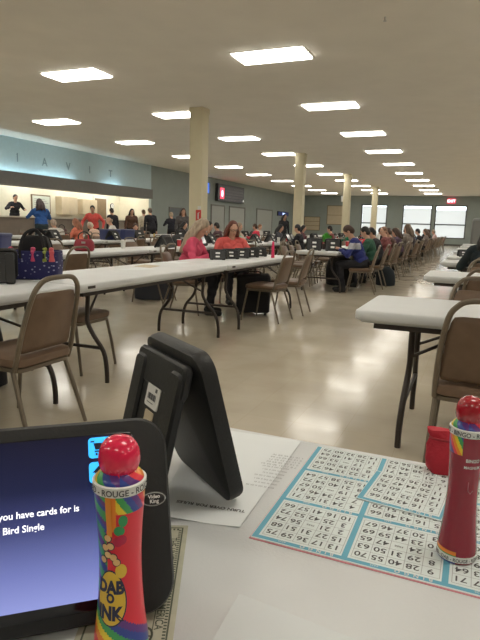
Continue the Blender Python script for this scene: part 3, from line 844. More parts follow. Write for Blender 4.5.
def card(mbk, mbt, mbg, X0, Y0, key, fn):
    """one card face; writing turned half round; near side carries the teal header"""
    cw, ch = CW-.014, RH-.017
    x1, y1 = X0+cw, Y0+ch
    def q(m, a, b, z): m.add([fn(a[0], a[1], z), fn(b[0], a[1], z), fn(b[0], b[1], z), fn(a[0], b[1], z)], [(0,1,2,3)])
    for i in range(6):
        xx = X0 + cw*i/5; q(mbg, (xx-.0003, Y0), (xx+.0003, y1), .0004)
    for i in range(6):
        yy = Y0 + ch*i/5; q(mbg, (X0, yy-.0003), (x1, yy+.0003), .0004)
    for r_ in range(5):
        for c_ in range(5):
            n_ = NUM[key][r_][c_]
            cx = x1 - cw*(c_+.5)/5; cy = Y0 + ch*(r_+.5)/5
            if n_ == 0:
                put_text(mbk, 'FREE', .0055, lambda u, v: fn(cx-u, cy+.002-v, .0005), 'c', bold=.01); continue
            put_text(mbk, str(n_), .0155, lambda u, v: fn(cx-u, cy+.0056-v, .0005), 'c', bold=.012, sx=1.1)
def bingo_sheet(x0, y0, nx, ny, ang, label, z, keyoff=(0, 0), th=.0006):
    w, l = nx*CW+.006, ny*RH
    r = root('bingo_sheet', (x0, y0, z), ang, label, 'bingo sheet', 'bingo sheets')
    m = MB(); m.rrect(w/2, l/2, w, l, .001, [(0, 0), (0, th)], seg=1); m.build('paper', M_SHEET, r, smooth=False)
    fn = lambda u, v, zz: (u, v, th+zz)
    b = MB()
    def q(m, a, b_, zz): m.add([fn(a[0], a[1], zz), fn(b_[0], a[1], zz), fn(b_[0], b_[1], zz), fn(a[0], b_[1], zz)], [(0,1,2,3)])
    for i in range(nx+1):
        if i*CW+.004 < w: q(b, (i*CW+.001, .002), (min(i*CW+.0088, w-.001), l-.002), .0002)
    for j in range(ny): q(b, (.002, j*RH+.002), (w-.002, j*RH+.0092), .00025)
    b.build('teal_border', M_TEALINK, r, smooth=False)
    for i in range(nx):
        for j in range(ny):
            k = MB(); g = MB(); wl = MB()
            card(k, None, g, i*CW+.0125, j*RH+.0135, (i+keyoff[0], j+keyoff[1]), fn)
            put_text(wl, 'B  I  N  G  O', .0085, lambda u, v, i=i, j=j: fn(i*CW+CW*.93-u, j*RH+.0093-v, .0004), 'l', bold=.02)
            put_text(wl, '4%d2%d' % (i+3, j+5), .0055, lambda u, v, i=i, j=j: fn(i*CW+CW*.40-u, j*RH+.0085-v, .0004), 'l')
            k.add(g.v, g.f, 1); k.add(wl.v, wl.f, 2)
            k.build('card_face', [M_INK, M_GREYINK, M_STICK], r, smooth=False)
    return r
# pink edged under-sheet, the main sheet and the loose card on it
us, _ = sheet_obj('under_sheet', [(-.249, .6425), (.124, .6425), (.124, .985), (-.249, .985)], TZ, .0006, M_PINK, 'pink edged sheet mostly covered by the big bingo sheet', 'bingo sheet', n=1, wav=0)
bingo_sheet(-.248, .645, 3, 3, 0.0, 'large teal and white bingo sheet of many cards under the standing dauber', TZ+.0008)
bingo_sheet(-.138, .815, 1, 1, -.11, 'loose single bingo card lying askew on top of the large bingo sheet', TZ+.0022, (1, 1), th=.0012)

# banknote -----------------------------------------------------------
M_BILL = mat('banknote_paper', (.48, .47, .36), rough=.8, var=.08, vscale=60)
M_BINK = mat('banknote_ink', (.10, .11, .08), rough=.8)
d = Vector((.095, -.21, 0)).normalized(); ang = math.atan2(d.y, d.x)
r = root('banknote', (-.338, .634, TZ), ang, 'worn greenish banknote sticking out from under the left tablet', 'banknote')
BL, BW = .235, .100
m = MB(); m.rrect(BL/2, -BW/2, BL, BW, .001, [(0, 0), (0, .0005)], seg=1); m.build('paper', M_BILL, r, smooth=False)
m = MB()
def bq(a, b, z=.0007): m.add([(a[0], a[1], z), (b[0], a[1], z), (b[0], b[1], z), (a[0], b[1], z)], [(0,1,2,3)])
i0 = .006
for a, b in (((i0, -.008), (BL-i0, -i0)), ((i0, -BW+i0), (BL-i0, -BW+.008)), ((i0, -BW+i0), (i0+.002, -i0)), ((BL-i0-.002, -BW+i0), (BL-i0, -i0)), ((.012, -.0235), (BL-.012, -.0225))): bq(a, b)
for k in range(46): bq((.012+k*.0046, -.0120), (.0145+k*.0046, -.0085))
for k in range(16): bq((.009, -.012-k*.0052), (.013, -.0145-k*.0052))
for cx, cy in ((.024, -.030), (BL-.024, -.030)):
    for k in range(20):
        a = 2*PI*k/20; m.add([(cx+.012*math.cos(a), cy+.009*math.sin(a), .0007), (cx+.012*math.cos(a+.31), cy+.009*math.sin(a+.31), .0007), (cx+.009*math.cos(a+.31), cy+.0065*math.sin(a+.31), .0007), (cx+.009*math.cos(a), cy+.0065*math.sin(a), .0007)], [(0,1,2,3)])
    put_text(m, '1', .016, lambda u, v: (cx+u, cy-.005+v, .0007), 'c', bold=.02)
put_text(m, 'THE UNITED STATES OF AMERICA', .0125, lambda u, v: (BL/2+u, -.0212+v, .0007), 'c', bold=.02, sx=.9)
for k in range(24):
    a = 2*PI*k/24; m.add([(BL/2+.024*math.cos(a), -.06+.030*math.sin(a), .0007), (BL/2+.024*math.cos(a+.26), -.06+.030*math.sin(a+.26), .0007), (BL/2, -.06, .0007)], [(0,1,2)])
m.build('engraving', M_BINK, r, smooth=False)

# left tablet (screen facing the camera) ------------------------------
ANG, TLT = math.radians(41), math.radians(22)
u_ = Vector((math.cos(ANG), math.sin(ANG), 0)); n_ = Vector((math.sin(ANG), -math.cos(ANG), 0))
v_ = Vector((0, 0, 1))*math.cos(TLT) - n_*math.sin(TLT); w_ = u_.cross(v_)
BRp = Vector((-.2595, .465, .750))
TW_, TH_ = .272, .208
r = root('bingo_tablet', (BRp.x, BRp.y, TZ), 0, 'black tablet with lit blue screen at lower left, behind the left dauber', 'tablet')
o0 = BRp - Vector((BRp.x, BRp.y, TZ))
def tf(p): return o0 + u_*p[0] + v_*p[1] + w_*p[2]
m = MB(); m.rrect(-TW_/2, TH_/2, TW_, TH_, .034, [(.012, -.034), (.003, -.030), (0, -.022), (0, -.008), (.003, -.002), (.010, 0)], seg=8, tf=tf); m.build('tablet_body', M_BLACK2, r)
m = MB(); m.rrect(-TW_/2, TH_/2, TW_-.075, TH_-.030, .006, [(0, 0), (.001, .0008)], seg=3, tf=tf); m.build('bezel_glass', mat('bezel_black', (.006, .006, .008), rough=.15), r)
# lit screen: the picture it shows runs from near black at the top to pale violet blue below
def screen_mat():
    m = bpy.data.materials.new('lit_screen'); m.use_nodes = True
    nt = m.node_tree; N = nt.nodes; L = nt.links; b = N['Principled BSDF']
    b.inputs['Base Color'].default_value = (.01, .01, .02, 1); b.inputs['Roughness'].default_value = .15
    tc = N.new('ShaderNodeTexCoord'); sx = N.new('ShaderNodeSeparateXYZ'); L.new(tc.outputs['Object'], sx.inputs[0])
    mr = N.new('ShaderNodeMapRange'); mr.inputs[1].default_value = .025; mr.inputs[2].default_value = .190
    L.new(sx.outputs['Z'], mr.inputs[0])
    rp = N.new('ShaderNodeValToRGB'); e = rp.color_ramp.elements
    e[0].position = 0; e[0].color = (.24, .27, .56, 1); e[1].position = 1; e[1].color = (.004, .004, .014, 1)
    for p, c in ((.25, (.13, .15, .36, 1)), (.5, (.036, .042, .125, 1)), (.70, (.008, .010, .036, 1))):
        q = e.new(p); q.color = c
    L.new(mr.outputs[0], rp.inputs[0]); L.new(rp.outputs[0], b.inputs['Emission Color']); b.inputs['Emission Strength'].default_value = 1.15
    return m
SR, SL, SB, ST = -.062, -.245, .026, .192
m = MB(); m.add([tf((SL, SB, .0012)), tf((SR, SB, .0012)), tf((SR, ST, .0012)), tf((SL, ST, .0012))], [(0,1,2,3)]); m.build('screen', screen_mat(), r, smooth=False)
m = MB()
put_text(m, 'type you have cards for is', .0094, lambda u, v: tf((-.098+u, .1155+v, .0018)), 'r', bold=.018)
put_text(m, 'Early Bird Single', .0094, lambda u, v: tf((-.133+u, .1015+v, .0018)), 'r', bold=.018)
m.build('screen_text', mat('screen_white', (.8, .8, .9), emit=(.95, .95, 1), estr=.95), r, smooth=False)
M_BTN = mat('button_blue', (.05, .4, .7), emit=(.03, .42, .95), estr=1.0)
for k, (y0, y1) in enumerate(((.168, .190), (.142, .164))):
    m = MB(); m.rrect(-.0735, (y0+y1)/2, .026, y1-y0, .004, [(0, .0016), (0, .0020)], seg=4, tf=tf); b_ = m.build('screen_button', M_BTN, r)
    m = MB(); cy = (y0+y1)/2; cx = -.075
    def bx(a, b, m=m): m.add([tf((a[0], a[1], .0024)), tf((b[0], a[1], .0024)), tf((b[0], b[1], .0024)), tf((a[0], b[1], .0024))], [(0,1,2,3)])
    if k == 0:
        m.add([tf((cx-.006, cy+.005, .0024)), tf((cx+.007, cy+.005, .0024)), tf((cx+.005, cy-.002, .0024)), tf((cx-.004, cy-.002, .0024))], [(0,1,2,3)][0:1])
        bx((cx-.009, cy+.006), (cx-.005, cy+.0075)); bx((cx-.005, cy-.0045), (cx+.006, cy-.003)); bx((cx-.004, cy-.008), (cx-.002, cy-.0055)); bx((cx+.003, cy-.008), (cx+.005, cy-.0055))
    else:
        m.add([tf((cx-.008, cy, .0024)), tf((cx+.008, cy, .0024)), tf((cx, cy+.008, .0024))], [(0,1,2)])
        bx((cx-.0055, cy-.008), (cx-.0015, cy)); bx((cx+.0015, cy-.008), (cx+.0055, cy)); bx((cx-.0015, cy-.003), (cx+.0015, cy))
    m.build('button_icon', mat('icon_dark', (.01, .02, .06), rough=.4), b_, smooth=False)
# oval maker's badge
m = MB(); ring = [tf((-.0190+.0135*math.cos(a), .118+.0075*math.sin(a), .0)) for a in [2*PI*k/28 for k in range(28)]]; ring2 = [p + w_*.0014 for p in ring]; m.rings([ring, ring2]); bd = m.build('badge', mat('badge_silver', (.62, .62, .62), rough=.25, metal=.7), r)
m = MB(); ring = [tf((-.0190+.0122*math.cos(a), .118+.0063*math.sin(a), .0015)) for a in [2*PI*k/28 for k in range(28)]]; m.rings([ring, [p + w_*.0003 for p in ring]]); m.build('badge_face', M_BLACK, bd)
m = MB(); put_text(m, 'Video', .0055, lambda u, v: tf((-.0185+u, .1188+v, .0020)), 'c', bold=.03); put_text(m, 'King', .0055, lambda u, v: tf((-.0185+u, .1140+v, .0020)), 'c', bold=.03); m.build('badge_lettering', M_STICK, bd, smooth=False)
# its prop, unseen side
m = MB(); p0 = tf((-.05, TH_*.93, -.032)); p1 = tf((-TW_+.05, TH_*.93, -.032)); back = -n_*.075
q0 = Vector((p0.x, p0.y, .001)) + back*1.15; q1 = Vector((p1.x, p1.y, .001)) + back*1.15
th_ = n_*.012
m.add([p0, p1, q1, q0, p0+th_*-1, p1+th_*-1, q1-th_, q0-th_], [(0,1,2,3),(7,6,5,4),(0,4,5,1),(1,5,6,2),(2,6,7,3),(3,7,4,0)]); m.build('prop_stand', M_BLACK2, r, smooth=False)

# tent tablet, seen from behind ---------------------------------------
r = root('bingo_tablet', (-.418, .708, TZ+.003), math.radians(-36), 'black tent shaped tablet stand with white barcode stickers, standing on the printed page', 'tablet')
device_parts(r, .205, .243, .029, math.radians(15), math.radians(13))

# daubers ----------------------------------------------------------------
def prof(pts, n=150):
    out = []
    P = [Vector((0, p[0], p[1])) for p in pts]
    # dense catmull-rom through (r, z)
    per = max(2, n // (len(P)-1))
    for i in range(len(P)-1):
        p0, p1, p2, p3 = P[max(i-1,0)], P[i], P[i+1], P[min(i+2,len(P)-1)]
        for k in range(per):
            t = k/per; q = 0.5*((2*p1)+(p2-p0)*t+(2*p0-5*p1+4*p2-p3)*t*t+(3*p1-p0-3*p2+p3)*t**3); out.append((max(q.y, .0003), q.z))
    out.append(pts[-1]); return out
RAIN = [mat('rain_%d' % i, c, rough=.3, coat=.15) for i, c in enumerate(((.80, .03, .05), (.86, .25, .02), (.88, .66, .04), (.05, .36, .10), (.03, .06, .32), (.12, .03, .22)))]
def dauber(x, y, label, spin, body_m, graphic, words, zb=TZ, scl=(.93, .93, 1)):
    r = root('bingo_dauber', (x, y, zb), spin, label, 'dauber', 'bingo daubers'); r.scale = scl
    BP = [(.0265, 0), (.0285, .003), (.0285, .012), (.0278, .022), (.0245, .048), (.0222, .080), (.0216, .108), (.0228, .138), (.0248, .163), (.0255, .178)]
    pf = prof(BP); seg = 150
    def Rz(z):
        for a, b in zip(pf, pf[1:]):
            if a[1] <= z <= b[1]: t = (z-a[1])/max(b[1]-a[1], 1e-9); return a[0]*(1-t)+b[0]*t
        return pf[-1][0]
    m = MB(); rs = [[(rr*math.cos(2*PI*i/seg), rr*math.sin(2*PI*i/seg), z) for i in range(seg)] for rr, z in pf]
    m.rings(rs)
    fi = 0
    for k in range(len(pf)-1):
        for i in range(seg):
            a = (2*PI*(i+.5)/seg + PI) % (2*PI) - PI; z = (pf[k][1]+pf[k+1][1])/2
            m.m[fi] = graphic(a, z); fi += 1
    m.build('bottle', [body_m] + RAIN, r)
    def W(z, off): return lambda u, v, z=z: ((Rz(min(z+v, .1779))+off)*math.cos(-u/.026*-1), (Rz(min(z+v, .1779))+off)*math.sin(u/.026), z+v)
    # white printed collar ring
    m = MB(); rg = lambda rr, z: [(rr*math.cos(2*PI*i/64), rr*math.sin(2*PI*i/64), z) for i in range(64)]
    m.rings([rg(.0240, .1745), rg(.0266, .1749), rg(.0268, .1838), rg(.0245, .1845)], caps=False); cr = m.build('collar_ring', mat('collar_white', (.78, .78, .75), rough=.35), r)
    m = MB()
    for k in range(2):
        put_text(m, words, .0082, lambda u, v, k=k: (.0273*math.cos(u/.0271+k*PI), .0273*math.sin(u/.0271+k*PI), .1764+v), 'c', bold=.02)
    m.build('collar_lettering', M_INK, cr, smooth=False)
    # rainbow shoulder
    sh = prof([(.0255, .178), (.0238, .186), (.0195, .191), (.0150, .194)], 30); m = MB()
    m.rings([[(rr*math.cos(2*PI*i/seg), rr*math.sin(2*PI*i/seg), z) for i in range(seg)] for rr, z in sh]); fi = 0
    for k in range(len(sh)-1):
        for i in range(seg):
            a = 2*PI*i/seg; m.m[fi] = 1 + int(((a*2.2/(2*PI)*6 + sh[k][1]*120) % 6)); fi += 1
    m.build('shoulder', [body_m] + RAIN, r)
    # ball cap with ribbed skirt
    m = MB(); rs = []
    for rr, z, rib in ((.0120, .1860, 1), (.0155, .1895, 1), (.0186, .1945, 1), (.0203, .2000, 1), (.0207, .2055, .4), (.0200, .2110, 0), (.0178, .2165, 0), (.0140, .2210, 0), (.0085, .2238, 0), (.0008, .2250, 0)):
        rs.append([((rr+rib*.00035*(1 if i % 2 else -1))*math.cos(2*PI*i/72), (rr+rib*.00035*(1 if i % 2 else -1))*math.sin(2*PI*i/72), z) for i in range(72)])
    m.rings(rs); m.build('cap', M_REDB if graphic is g_left else M_RED, r)
    return r, Rz
def g_left(a, z):
    # a = 0 is the front; label art bottom and left side, plain red on the right
    s = z*26 - a*2.2          # diagonal stripes rising to the left
    if z < .052 - a*.016 and a < 1.9:
        k = 5.99 - (.052 - a*.016 - z)/.0085
        return 1 + int(max(0, min(5, k)))
    if a < -.15 and z > .140:
        return (4, 4, 5, 6)[int((z*200 + a*3)) % 4] if a < -.45 else 2
    if a < -.62: return (4, 6, 4, 5)[int((z*90+a*2)) % 4]
    if z > .158: return 1 + int((a*3.2 + z*90)) % 6
    return 0
def g_right(a, z):
    if z < .018 and a < 0: return (5, 4, 2)[int(z*160) % 3]
    if z > .150 and a < -.2: return 1 + int((a*4 + z*100)) % 6
    return 0
camdir = lambda x, y: math.atan2(-y, -x)
lx, ly = -.2885, .4035
dl, Rz = dauber(lx, ly, 'red dauber with rainbow label nearest the camera, in front of the lit tablet', camdir(lx, ly), mat('coral_red', (.74, .018, .040), rough=.3, coat=.15), g_left, 'RED - ROUGE - ROJO -')
def wrap(a0, z0, off):
    return lambda u, v: ((Rz(max(0, min(z0+v, .1779)))+off)*math.cos(a0+u/.024), (Rz(max(0, min(z0+v, .1779)))+off)*math.sin(a0+u/.024), z0+v)
def blob(name, a0, z0, ru, rv, m_, parent, off, sq=0.0, n=36):
    """flat printed oval wrapped round the bottle"""
    f = wrap(a0, z0, off); m = MB(); vs = [f(0, 0)]; fs = []
    K = 5
    for k in range(1, K+1):
        for i in range(n):
            t = 2*PI*i/n; vs.append(f(ru*k/K*math.cos(t)*(1+sq*math.sin(t)), rv*k/K*math.sin(t)))
    for i in range(n): fs.append((0, 1+i, 1+(i+1) % n))
    for k in range(K-1):
        for i in range(n): fs.append((1+k*n+i, 1+(k+1)*n+i, 1+(k+1)*n+(i+1) % n, 1+k*n+(i+1) % n))
    m.add(vs, fs); return m.build(name, m_, parent)
M_YEL = mat('label_yellow', (.80, .52, .05), rough=.3); M_NAVY = mat('label_navy', (.02, .02, .06), rough=.3); M_FLESH = mat('label_peach', (.80, .50, .22), rough=.3); M_LEAF = mat('label_green', (.03, .30, .10), rough=.3)
LA = -.46
blob('label_outline', LA, .072, .0172, .0285, M_NAVY, dl, .0004, -.1)
blob('label_bubble', LA, .072, .0158, .0270, M_YEL, dl, .0006, -.1)
blob('label_knob', LA+.48, .100, .0062, .0072, M_YEL, dl, .0005)
for k, (da, dz) in enumerate(((-.36, .110), (-.12, .116), (.14, .114), (-.24, .123), (.02, .125), (-.10, .133), (.28, .109))):
    blob('label_bean_outline', LA+da, dz, .0047, .0042, M_NAVY, dl, .0005); blob('label_bean', LA+da, dz, .0038, .0033, M_FLESH, dl, .0008)
m = MB(); f = wrap(LA, .135, .0007)
for k in range(8): m.add([f(-.0028, k*.005), f(.0028, k*.005), f(.0028, k*.005+.005), f(-.0028, k*.005+.005)], [(0,1,2,3)])
m.build('label_stem', mat('label_orange', (.80, .28, .03), rough=.3), dl)
for da, z0, ru, rv in ((.42, .141, .0055, .0050), (.58, .151, .0045, .0060)): blob('label_leaf', LA+da, z0, ru, rv, M_LEAF, dl, .0005)
for da, z0 in ((.36, .130), (.52, .132)): blob('label_cherry', LA+da, z0, .0052, .0052, mat('label_crimson', (.50, .01, .06), rough=.3), dl, .0006)
m = MB()
for t_, z0, s_ in (('DAB', .0775, .0175), ('O', .0680, .0125), ('INK', .0510, .0185)):
    f = wrap(LA, z0, .0009); put_text(m, t_, s_, lambda u, v: f(u, v), 'c', bold=.055, sx=.84)
m.build('label_lettering', M_NAVY, dl, smooth=False)
rx, ry = .012, .722
dr, Rz2 = dauber(rx, ry, 'dark red dauber standing on the bingo sheet at right', camdir(rx, ry), mat('deep_red', (.27, .008, .025), rough=.25, coat=.2), g_right, 'RED - BINGO - ROUGE -', zb=TZ+.0014, scl=(.85, .85, .965))
m = MB(); rg = lambda rr, z: [(rr*math.cos(2*PI*i/64), rr*math.sin(2*PI*i/64), z) for i in range(64)]
m.rings([rg(.0284, .0030), rg(.0292, .0034), rg(.0290, .0110), rg(.0282, .0114)], caps=False); cr = m.build('base_ring', MATS['collar_white'], dr)
m = MB()
for k in range(2): put_text(m, 'RED - DAB - ROUGE - ROJO', .0065, lambda u, v, k=k: (.0294*math.cos(u/.0292+k*PI), .0294*math.sin(u/.0292+k*PI), .0047+v), 'c', bold=.02)
m.build('base_lettering', M_INK, cr, smooth=False)
m = MB()
Rz = Rz2
f = wrap(.45, .142, .0006); put_text(m, 'BINGO', .0065, lambda u, v: f(u, v), 'c', bold=.02)
f = wrap(.45, .133, .0006); put_text(m, 'MAGNUM', .0055, lambda u, v: f(u, v), 'c', bold=.02)
m.build('label_lettering', M_STICK, dr, smooth=False)
m = MB(); f = wrap(.5, .115, .0006); m.tube([f(-.004, 0), f(-.004, -.012), f(0, -.016), f(.004, -.012)], .0006, seg=5); m.build('label_mark', M_PINK, dr)

# red pouch leaning at the far edge of the table
r = root('red_pouch', (.014, .992, TZ), .15, 'soft red pouch at the far edge of the table, behind the standing dauber', 'pouch')
m = MB(); rs = []; PZ = .88
random.seed(4)
for z, w, d_ in ((0, .055, .022), (.006, .062, .028), (.03, .066, .028), (.055, .062, .022), (.072, .058, .014), (.078, .062, .010), (.088, .066, .007)):
    rs.append([(w*math.cos(t)*(1+.05*math.sin(5*t+z*80)), d_*math.sin(t)*(1+.12*math.sin(7*t+z*50)), z*PZ+.003*math.sin(3*t)) for t in [2*PI*k/36 for k in range(36)]])
m.rings(rs); m.build('pouch_body', mat('red_cloth', (.48, .012, .03), rough=.6, bump=.4, bscale=70, var=.15), r)
m = MB(); m.tube([(.060*math.cos(t), .017*math.sin(t), .062) for t in [2*PI*k/24 for k in range(25)]], .002, seg=6); m.build('drawstring', mat('red_cord', (.30, .01, .02), rough=.6), r)

# ================================================================== TABLES
GT = 'white folding tables'
YA = [1.72, 4.15, 6.58]
for k, y in enumerate(YA):
    table(-2.80, y, 0, ('white folding table nearest at left, under the navy patterned bag', 'white folding table in the middle of the near left row, with papers on it', 'white folding table at the far end of the near left row, holding black tablets')[k], GT)
for k in range(11):
    table(-2.62, 10.82 + k*2.43, 0, 'white folding table the man in blue sits at, front of the middle row' if k == 0 else 'white folding table far back in the long middle row', GT if k == 0 else 'tables of the long middle row')
for k in range(13):
    table(-5.15, 3.9 + k*2.43, 0, {0: 'white folding table behind the near left row, behind the navy bag', 1: 'white folding table behind the near left row, behind the second table', 2: 'white folding table behind the woman with long blonde hair'}.get(k, 'white folding table far back in the row left of the middle row'), GT if k < 3 else 'tables of the second row')
for k in range(11):
    table(-8.0, 8.9 + k*2.43, 0, {0: 'white folding table with the red purse, third row from the near left'}.get(k, 'white folding table in the third row back, left of the nearest column'), GT if k == 0 else 'tables of the third row')
for k in range(8):
    table(-10.9, 11.8 + k*2.43, 0, 'white folding table in the row nearest the serving counter', 'tables of the fourth row')
RT = [2.865, 5.50, 8.08, 9.85, 12.4, 14.9, 17.5, 20.1]
for k, y in enumerate(RT):
    for c_ in range(2):
        x = -.56 + (.12 if k else 0) + 1.21 + c_*2.44
        if c_ and k > 3: continue
        lab = ('white folding table at right with a chair in front of its end', 'white folding table behind the nearest right hand table', 'third white folding table from the camera on the right side', 'fourth white folding table on the right, with black tablets')[k] if k < 4 else 'small looking white folding table far back at right'
        if c_: lab = 'white folding table past the right edge of the view'
        table(x, y + .38, PI/2, lab, GT if k < 4 and not c_ else ('tables out of view at right' if c_ else 'far tables at right'))

# ================================================================== CHAIRS
GC = 'brown vinyl banquet chairs'
chair(-2.30, 2.28, 180, 'brown padded chair with metal hoop back in the left foreground', GC)
chair(-2.90, 3.47, 0, 'chair pushed under the left table, its seat seen right of the nearest chair', GC)
chair(-2.36, 6.42, 176, 'brown chair pulled up near the end of the near left row, left one of two', GC)
chair(-2.31, 7.13, 184, 'brown chair at the end of the near left row, right one of two', GC)
chair(0.085, 2.86, 90, 'large brown chair back at the right edge, in front of the nearest right table', GC)
chair(0.06, 3.52, 270, 'chair behind the nearest right table, hoop back above the table top', GC)
chair(0.12, 5.05, 90, 'third hoop backed chair from the camera at the right edge', GC)
chair(0.12, 6.12, 270, 'fourth hoop backed chair at right, behind the second table', GC)
chair(-4.44, 5.10, 176, 'empty brown chair behind the near left row, in front of the red purse', GC)
chair(-4.40, 7.05, 184, 'empty brown chair behind the near left row, just left of the blonde woman', GC)
random.seed(11)
def row_chairs(xr, xl, ys, label, group, p=.8, skip=()):
    for y in ys:
        for x, dg in ((xr, 180), (xl, 0)):
            if x is None or random.random() > p or any(abs(y-s[1]) < .48 and abs(x-s[0]) < .5 for s in skip): continue
            chair(x + random.uniform(-.06, .06), y + random.uniform(-.06, .06), dg + random.uniform(-12, 12), label, group)

PEOPLE = [(-12.05, 13.05)]   # (x, y) of seated people, so that each gets one chair
def seated(label, x, y, face, clab, cgrp, **k):
    k['sc_'] = k.get('sc_', 1.0)*.935
    person(label, x, y, face, 'sit', **k)
    f = math.radians(face); off = -.02
    chair(x - off*math.cos(f), y - off*math.sin(f), face, clab, cgrp); PEOPLE.append((x, y))

PINK = (.62, .07, .14); ORED = (.70, .12, .11); NAVY = (.02, .03, .16); BLK = (.015, .015, .02); WHT = (.62, .60, .56); GRY = (.20, .18, .17); DGREEN = (.03, .10, .06)
BLONDE = (.42, .33, .22); GREYH = (.37, .285, .20); RED_H = (.14, .035, .02); BRN = (.06, .03, .02); DK = (.012, .010, .010)
seated('woman with long grey blonde hair in a pink top, seated behind the near left row', -3.50, 6.36, 14, 'chair under the blonde woman in pink', GC,
       top=PINK, bot=BLK, hair=GREYH, hs='long', lean=19, pitch=24, sc_=1.03, vox=.0085, hands=((-.05, .44, .80), (.20, .40, .79)))
seated('red haired woman with glasses in an orange red top, facing the camera', -3.46, 7.72, -48, 'chair under the red haired woman', GC,
       top=ORED, bot=BLK, hair=RED_H, hs='mid', lean=10, pitch=12, vox=.0085, glasses=True, sleeve='short', hands=((-.20, .34, .80), (.16, .38, .80)))
seated('dark haired man in a blue jacket with white stripe, seated at the middle row', -1.88, 10.15, 186, 'chair under the man in the blue jacket', GC,
       top=NAVY, bot=BLK, hair=BRN, hs='short', lean=24, pitch=30, vox=.009, stripe=(.42, .42, .46), hands=((-.14, .42, .80), (.16, .44, .80)), sc_=1.04)
CR = 'chair of a player on the right side of the middle row'; CRG = 'occupied chairs of the middle row'
for lab, x, y, f, kw in (
  ('dark haired person in dark green seated right behind the man in blue', -1.86, 11.15, 180, dict(top=DGREEN, hair=DK, lean=16, pitch=20)),
  ('red faced person in a red top seated past the person in dark green', -1.90, 13.3, 170, dict(top=(.22,.07,.07), hair=(.20,.10,.06), lean=10, pitch=5, yaw=60)),
  ('person in dark brown seated just behind the red faced person in the middle row', -1.88, 14.6, 182, dict(top=(.10,.05,.04), hair=BRN, lean=20, pitch=20)),
  ('broad person in a grey brown shirt seen from behind, sitting before the left window', -1.80, 16.6, 165, dict(top=(.26,.22,.19), bot=(.05,.05,.06), hair=(.13,.09,.06), hs='mid', lean=4, pitch=8, sc_=1.08)),
  ('black clothed player between the dark green top and the red faced person', -1.88, 12.2, 182, dict(top=(.02,.02,.025), hair=DK, lean=20, pitch=25)),
  ('player in a dusky purple top just before the broad person in grey brown', -1.90, 15.6, 178, dict(top=(.10,.06,.10), hair=BRN, hs='mid', lean=14)),
  ('black clothed player with short dark hair left of the right window', -1.88, 21.3, 180, dict(top=BLK, hair=DK, lean=12)),
  ('dark clothed player seated below the gap between the windows', -1.90, 19.3, 180, dict(top=(.06,.05,.06), hair=DK, lean=14)),
  ('player with light brown hair seated in front of the right window', -1.85, 23.4, 185, dict(top=(.25,.20,.18), hair=(.10,.06,.04), hs='mid', lean=6)),
  ('distant player in dark clothes at the far end of the middle row', -1.90, 26.2, 180, dict(top=BLK, hair=BRN, lean=12)),
  ('distant player in pale pink at the far end of the middle row', -1.90, 29.5, 180, dict(top=(.50,.35,.33), hair=GREYH, lean=12)),
  ): seated(lab, x, y, f, CR, CRG, **dict(dict(vox=.014), **kw))
CL = 'chair of a player on the left side of the middle row'; CLG = 'occupied chairs left of the middle row'
for lab, x, y, f, kw in (
  ('player in a red top facing the camera, left side of the middle row', -3.35, 18.6, -20, dict(top=(.55,.10,.10), hair=(.30,.12,.06), hs='mid')),
  ('player in white facing right, left side of the middle row', -3.35, 20.6, -10, dict(top=WHT, hair=BRN)),
  ('player in black with pale face, left side of the middle row', -3.35, 22.5, 0, dict(top=BLK, hair=DK, hs='mid')),
  ('player in pink sitting far off beneath the left window', -3.35, 25.0, -15, dict(top=(.60,.22,.22), hair=GREYH)),
  ('player in dark clothes far off beneath the farthest column', -3.35, 28.0, 0, dict(top=GRY, hair=BRN)),
  ): seated(lab, x, y, f, CL, CLG, **dict(dict(vox=.017), **kw))
C2 = 'chair of a player in the second row'; C2G = 'occupied chairs of the second row'
for lab, x, y, f, kw in (
  ('person in a black top with black hair seated just right of the second column base', -4.42, 14.6, 180, dict(top=BLK, hair=DK, hs='short', pitch=15)),
  ('person in dark grey seated left of the black haired person by the second column', -5.85, 16.7, 0, dict(top=(.05,.05,.06), hair=DK, hs='mid')),
  ('player with long dark hair seated between the second and third columns', -5.85, 19.2, 0, dict(top=(.12,.04,.05), hair=DK, hs='long')),
  ('player with black hair and red top between the second and third columns', -4.42, 18.2, 180, dict(top=(.20,.05,.05), hair=DK)),
  ('person in bright green seated just left of the third column', -4.42, 20.9, 175, dict(top=(.02,.22,.12), hair=BRN, hs='mid')),
  ('player in pale clothes seated left of the second column', -5.85, 13.4, -10, dict(top=(.55,.42,.35), hair=GREYH)),
  ('player in black seated behind the red haired woman', -5.85, 11.6, 0, dict(top=BLK, hair=DK, hs='mid')),
  ('player in a pale green top right behind the red haired woman', -4.42, 10.4, 160, dict(top=(.22,.45,.34), hair=BRN, lean=24, pitch=25)),
  ): seated(lab, x, y, f, C2, C2G, **dict(dict(vox=.016), **kw))
C3 = 'chair of a player in the third row'; C3G = 'occupied chairs of the third row'
for lab, x, y, f, kw in (
  ('dark haired player seated just right of the nearest column', -7.25, 14.2, 180, dict(top=BLK, hair=DK)),
  ('player with black curly hair between the blonde and red haired women', -8.7, 15.6, 0, dict(top=(.05,.04,.05), hair=DK, hs='mid')),
  ('second black haired player behind the red haired woman', -7.25, 15.4, 180, dict(top=(.10,.05,.06), hair=DK)),
  ('person in a bright red top seated far behind, right of the red haired woman', -7.25, 18.6, 180, dict(top=(.70,.04,.08), hair=BRN)),
  ('player in a white top far back, left of the second column', -8.7, 22.3, -10, dict(top=WHT, hair=(.25,.12,.06))),
  ('person in bright pink facing the camera, left of the nearest column', -8.7, 13.0, -50, dict(top=(.80,.07,.16), hair=BRN, sc_=.92)),
  ): seated(lab, x, y, f, C3, C3G, **dict(dict(vox=.017), **kw))
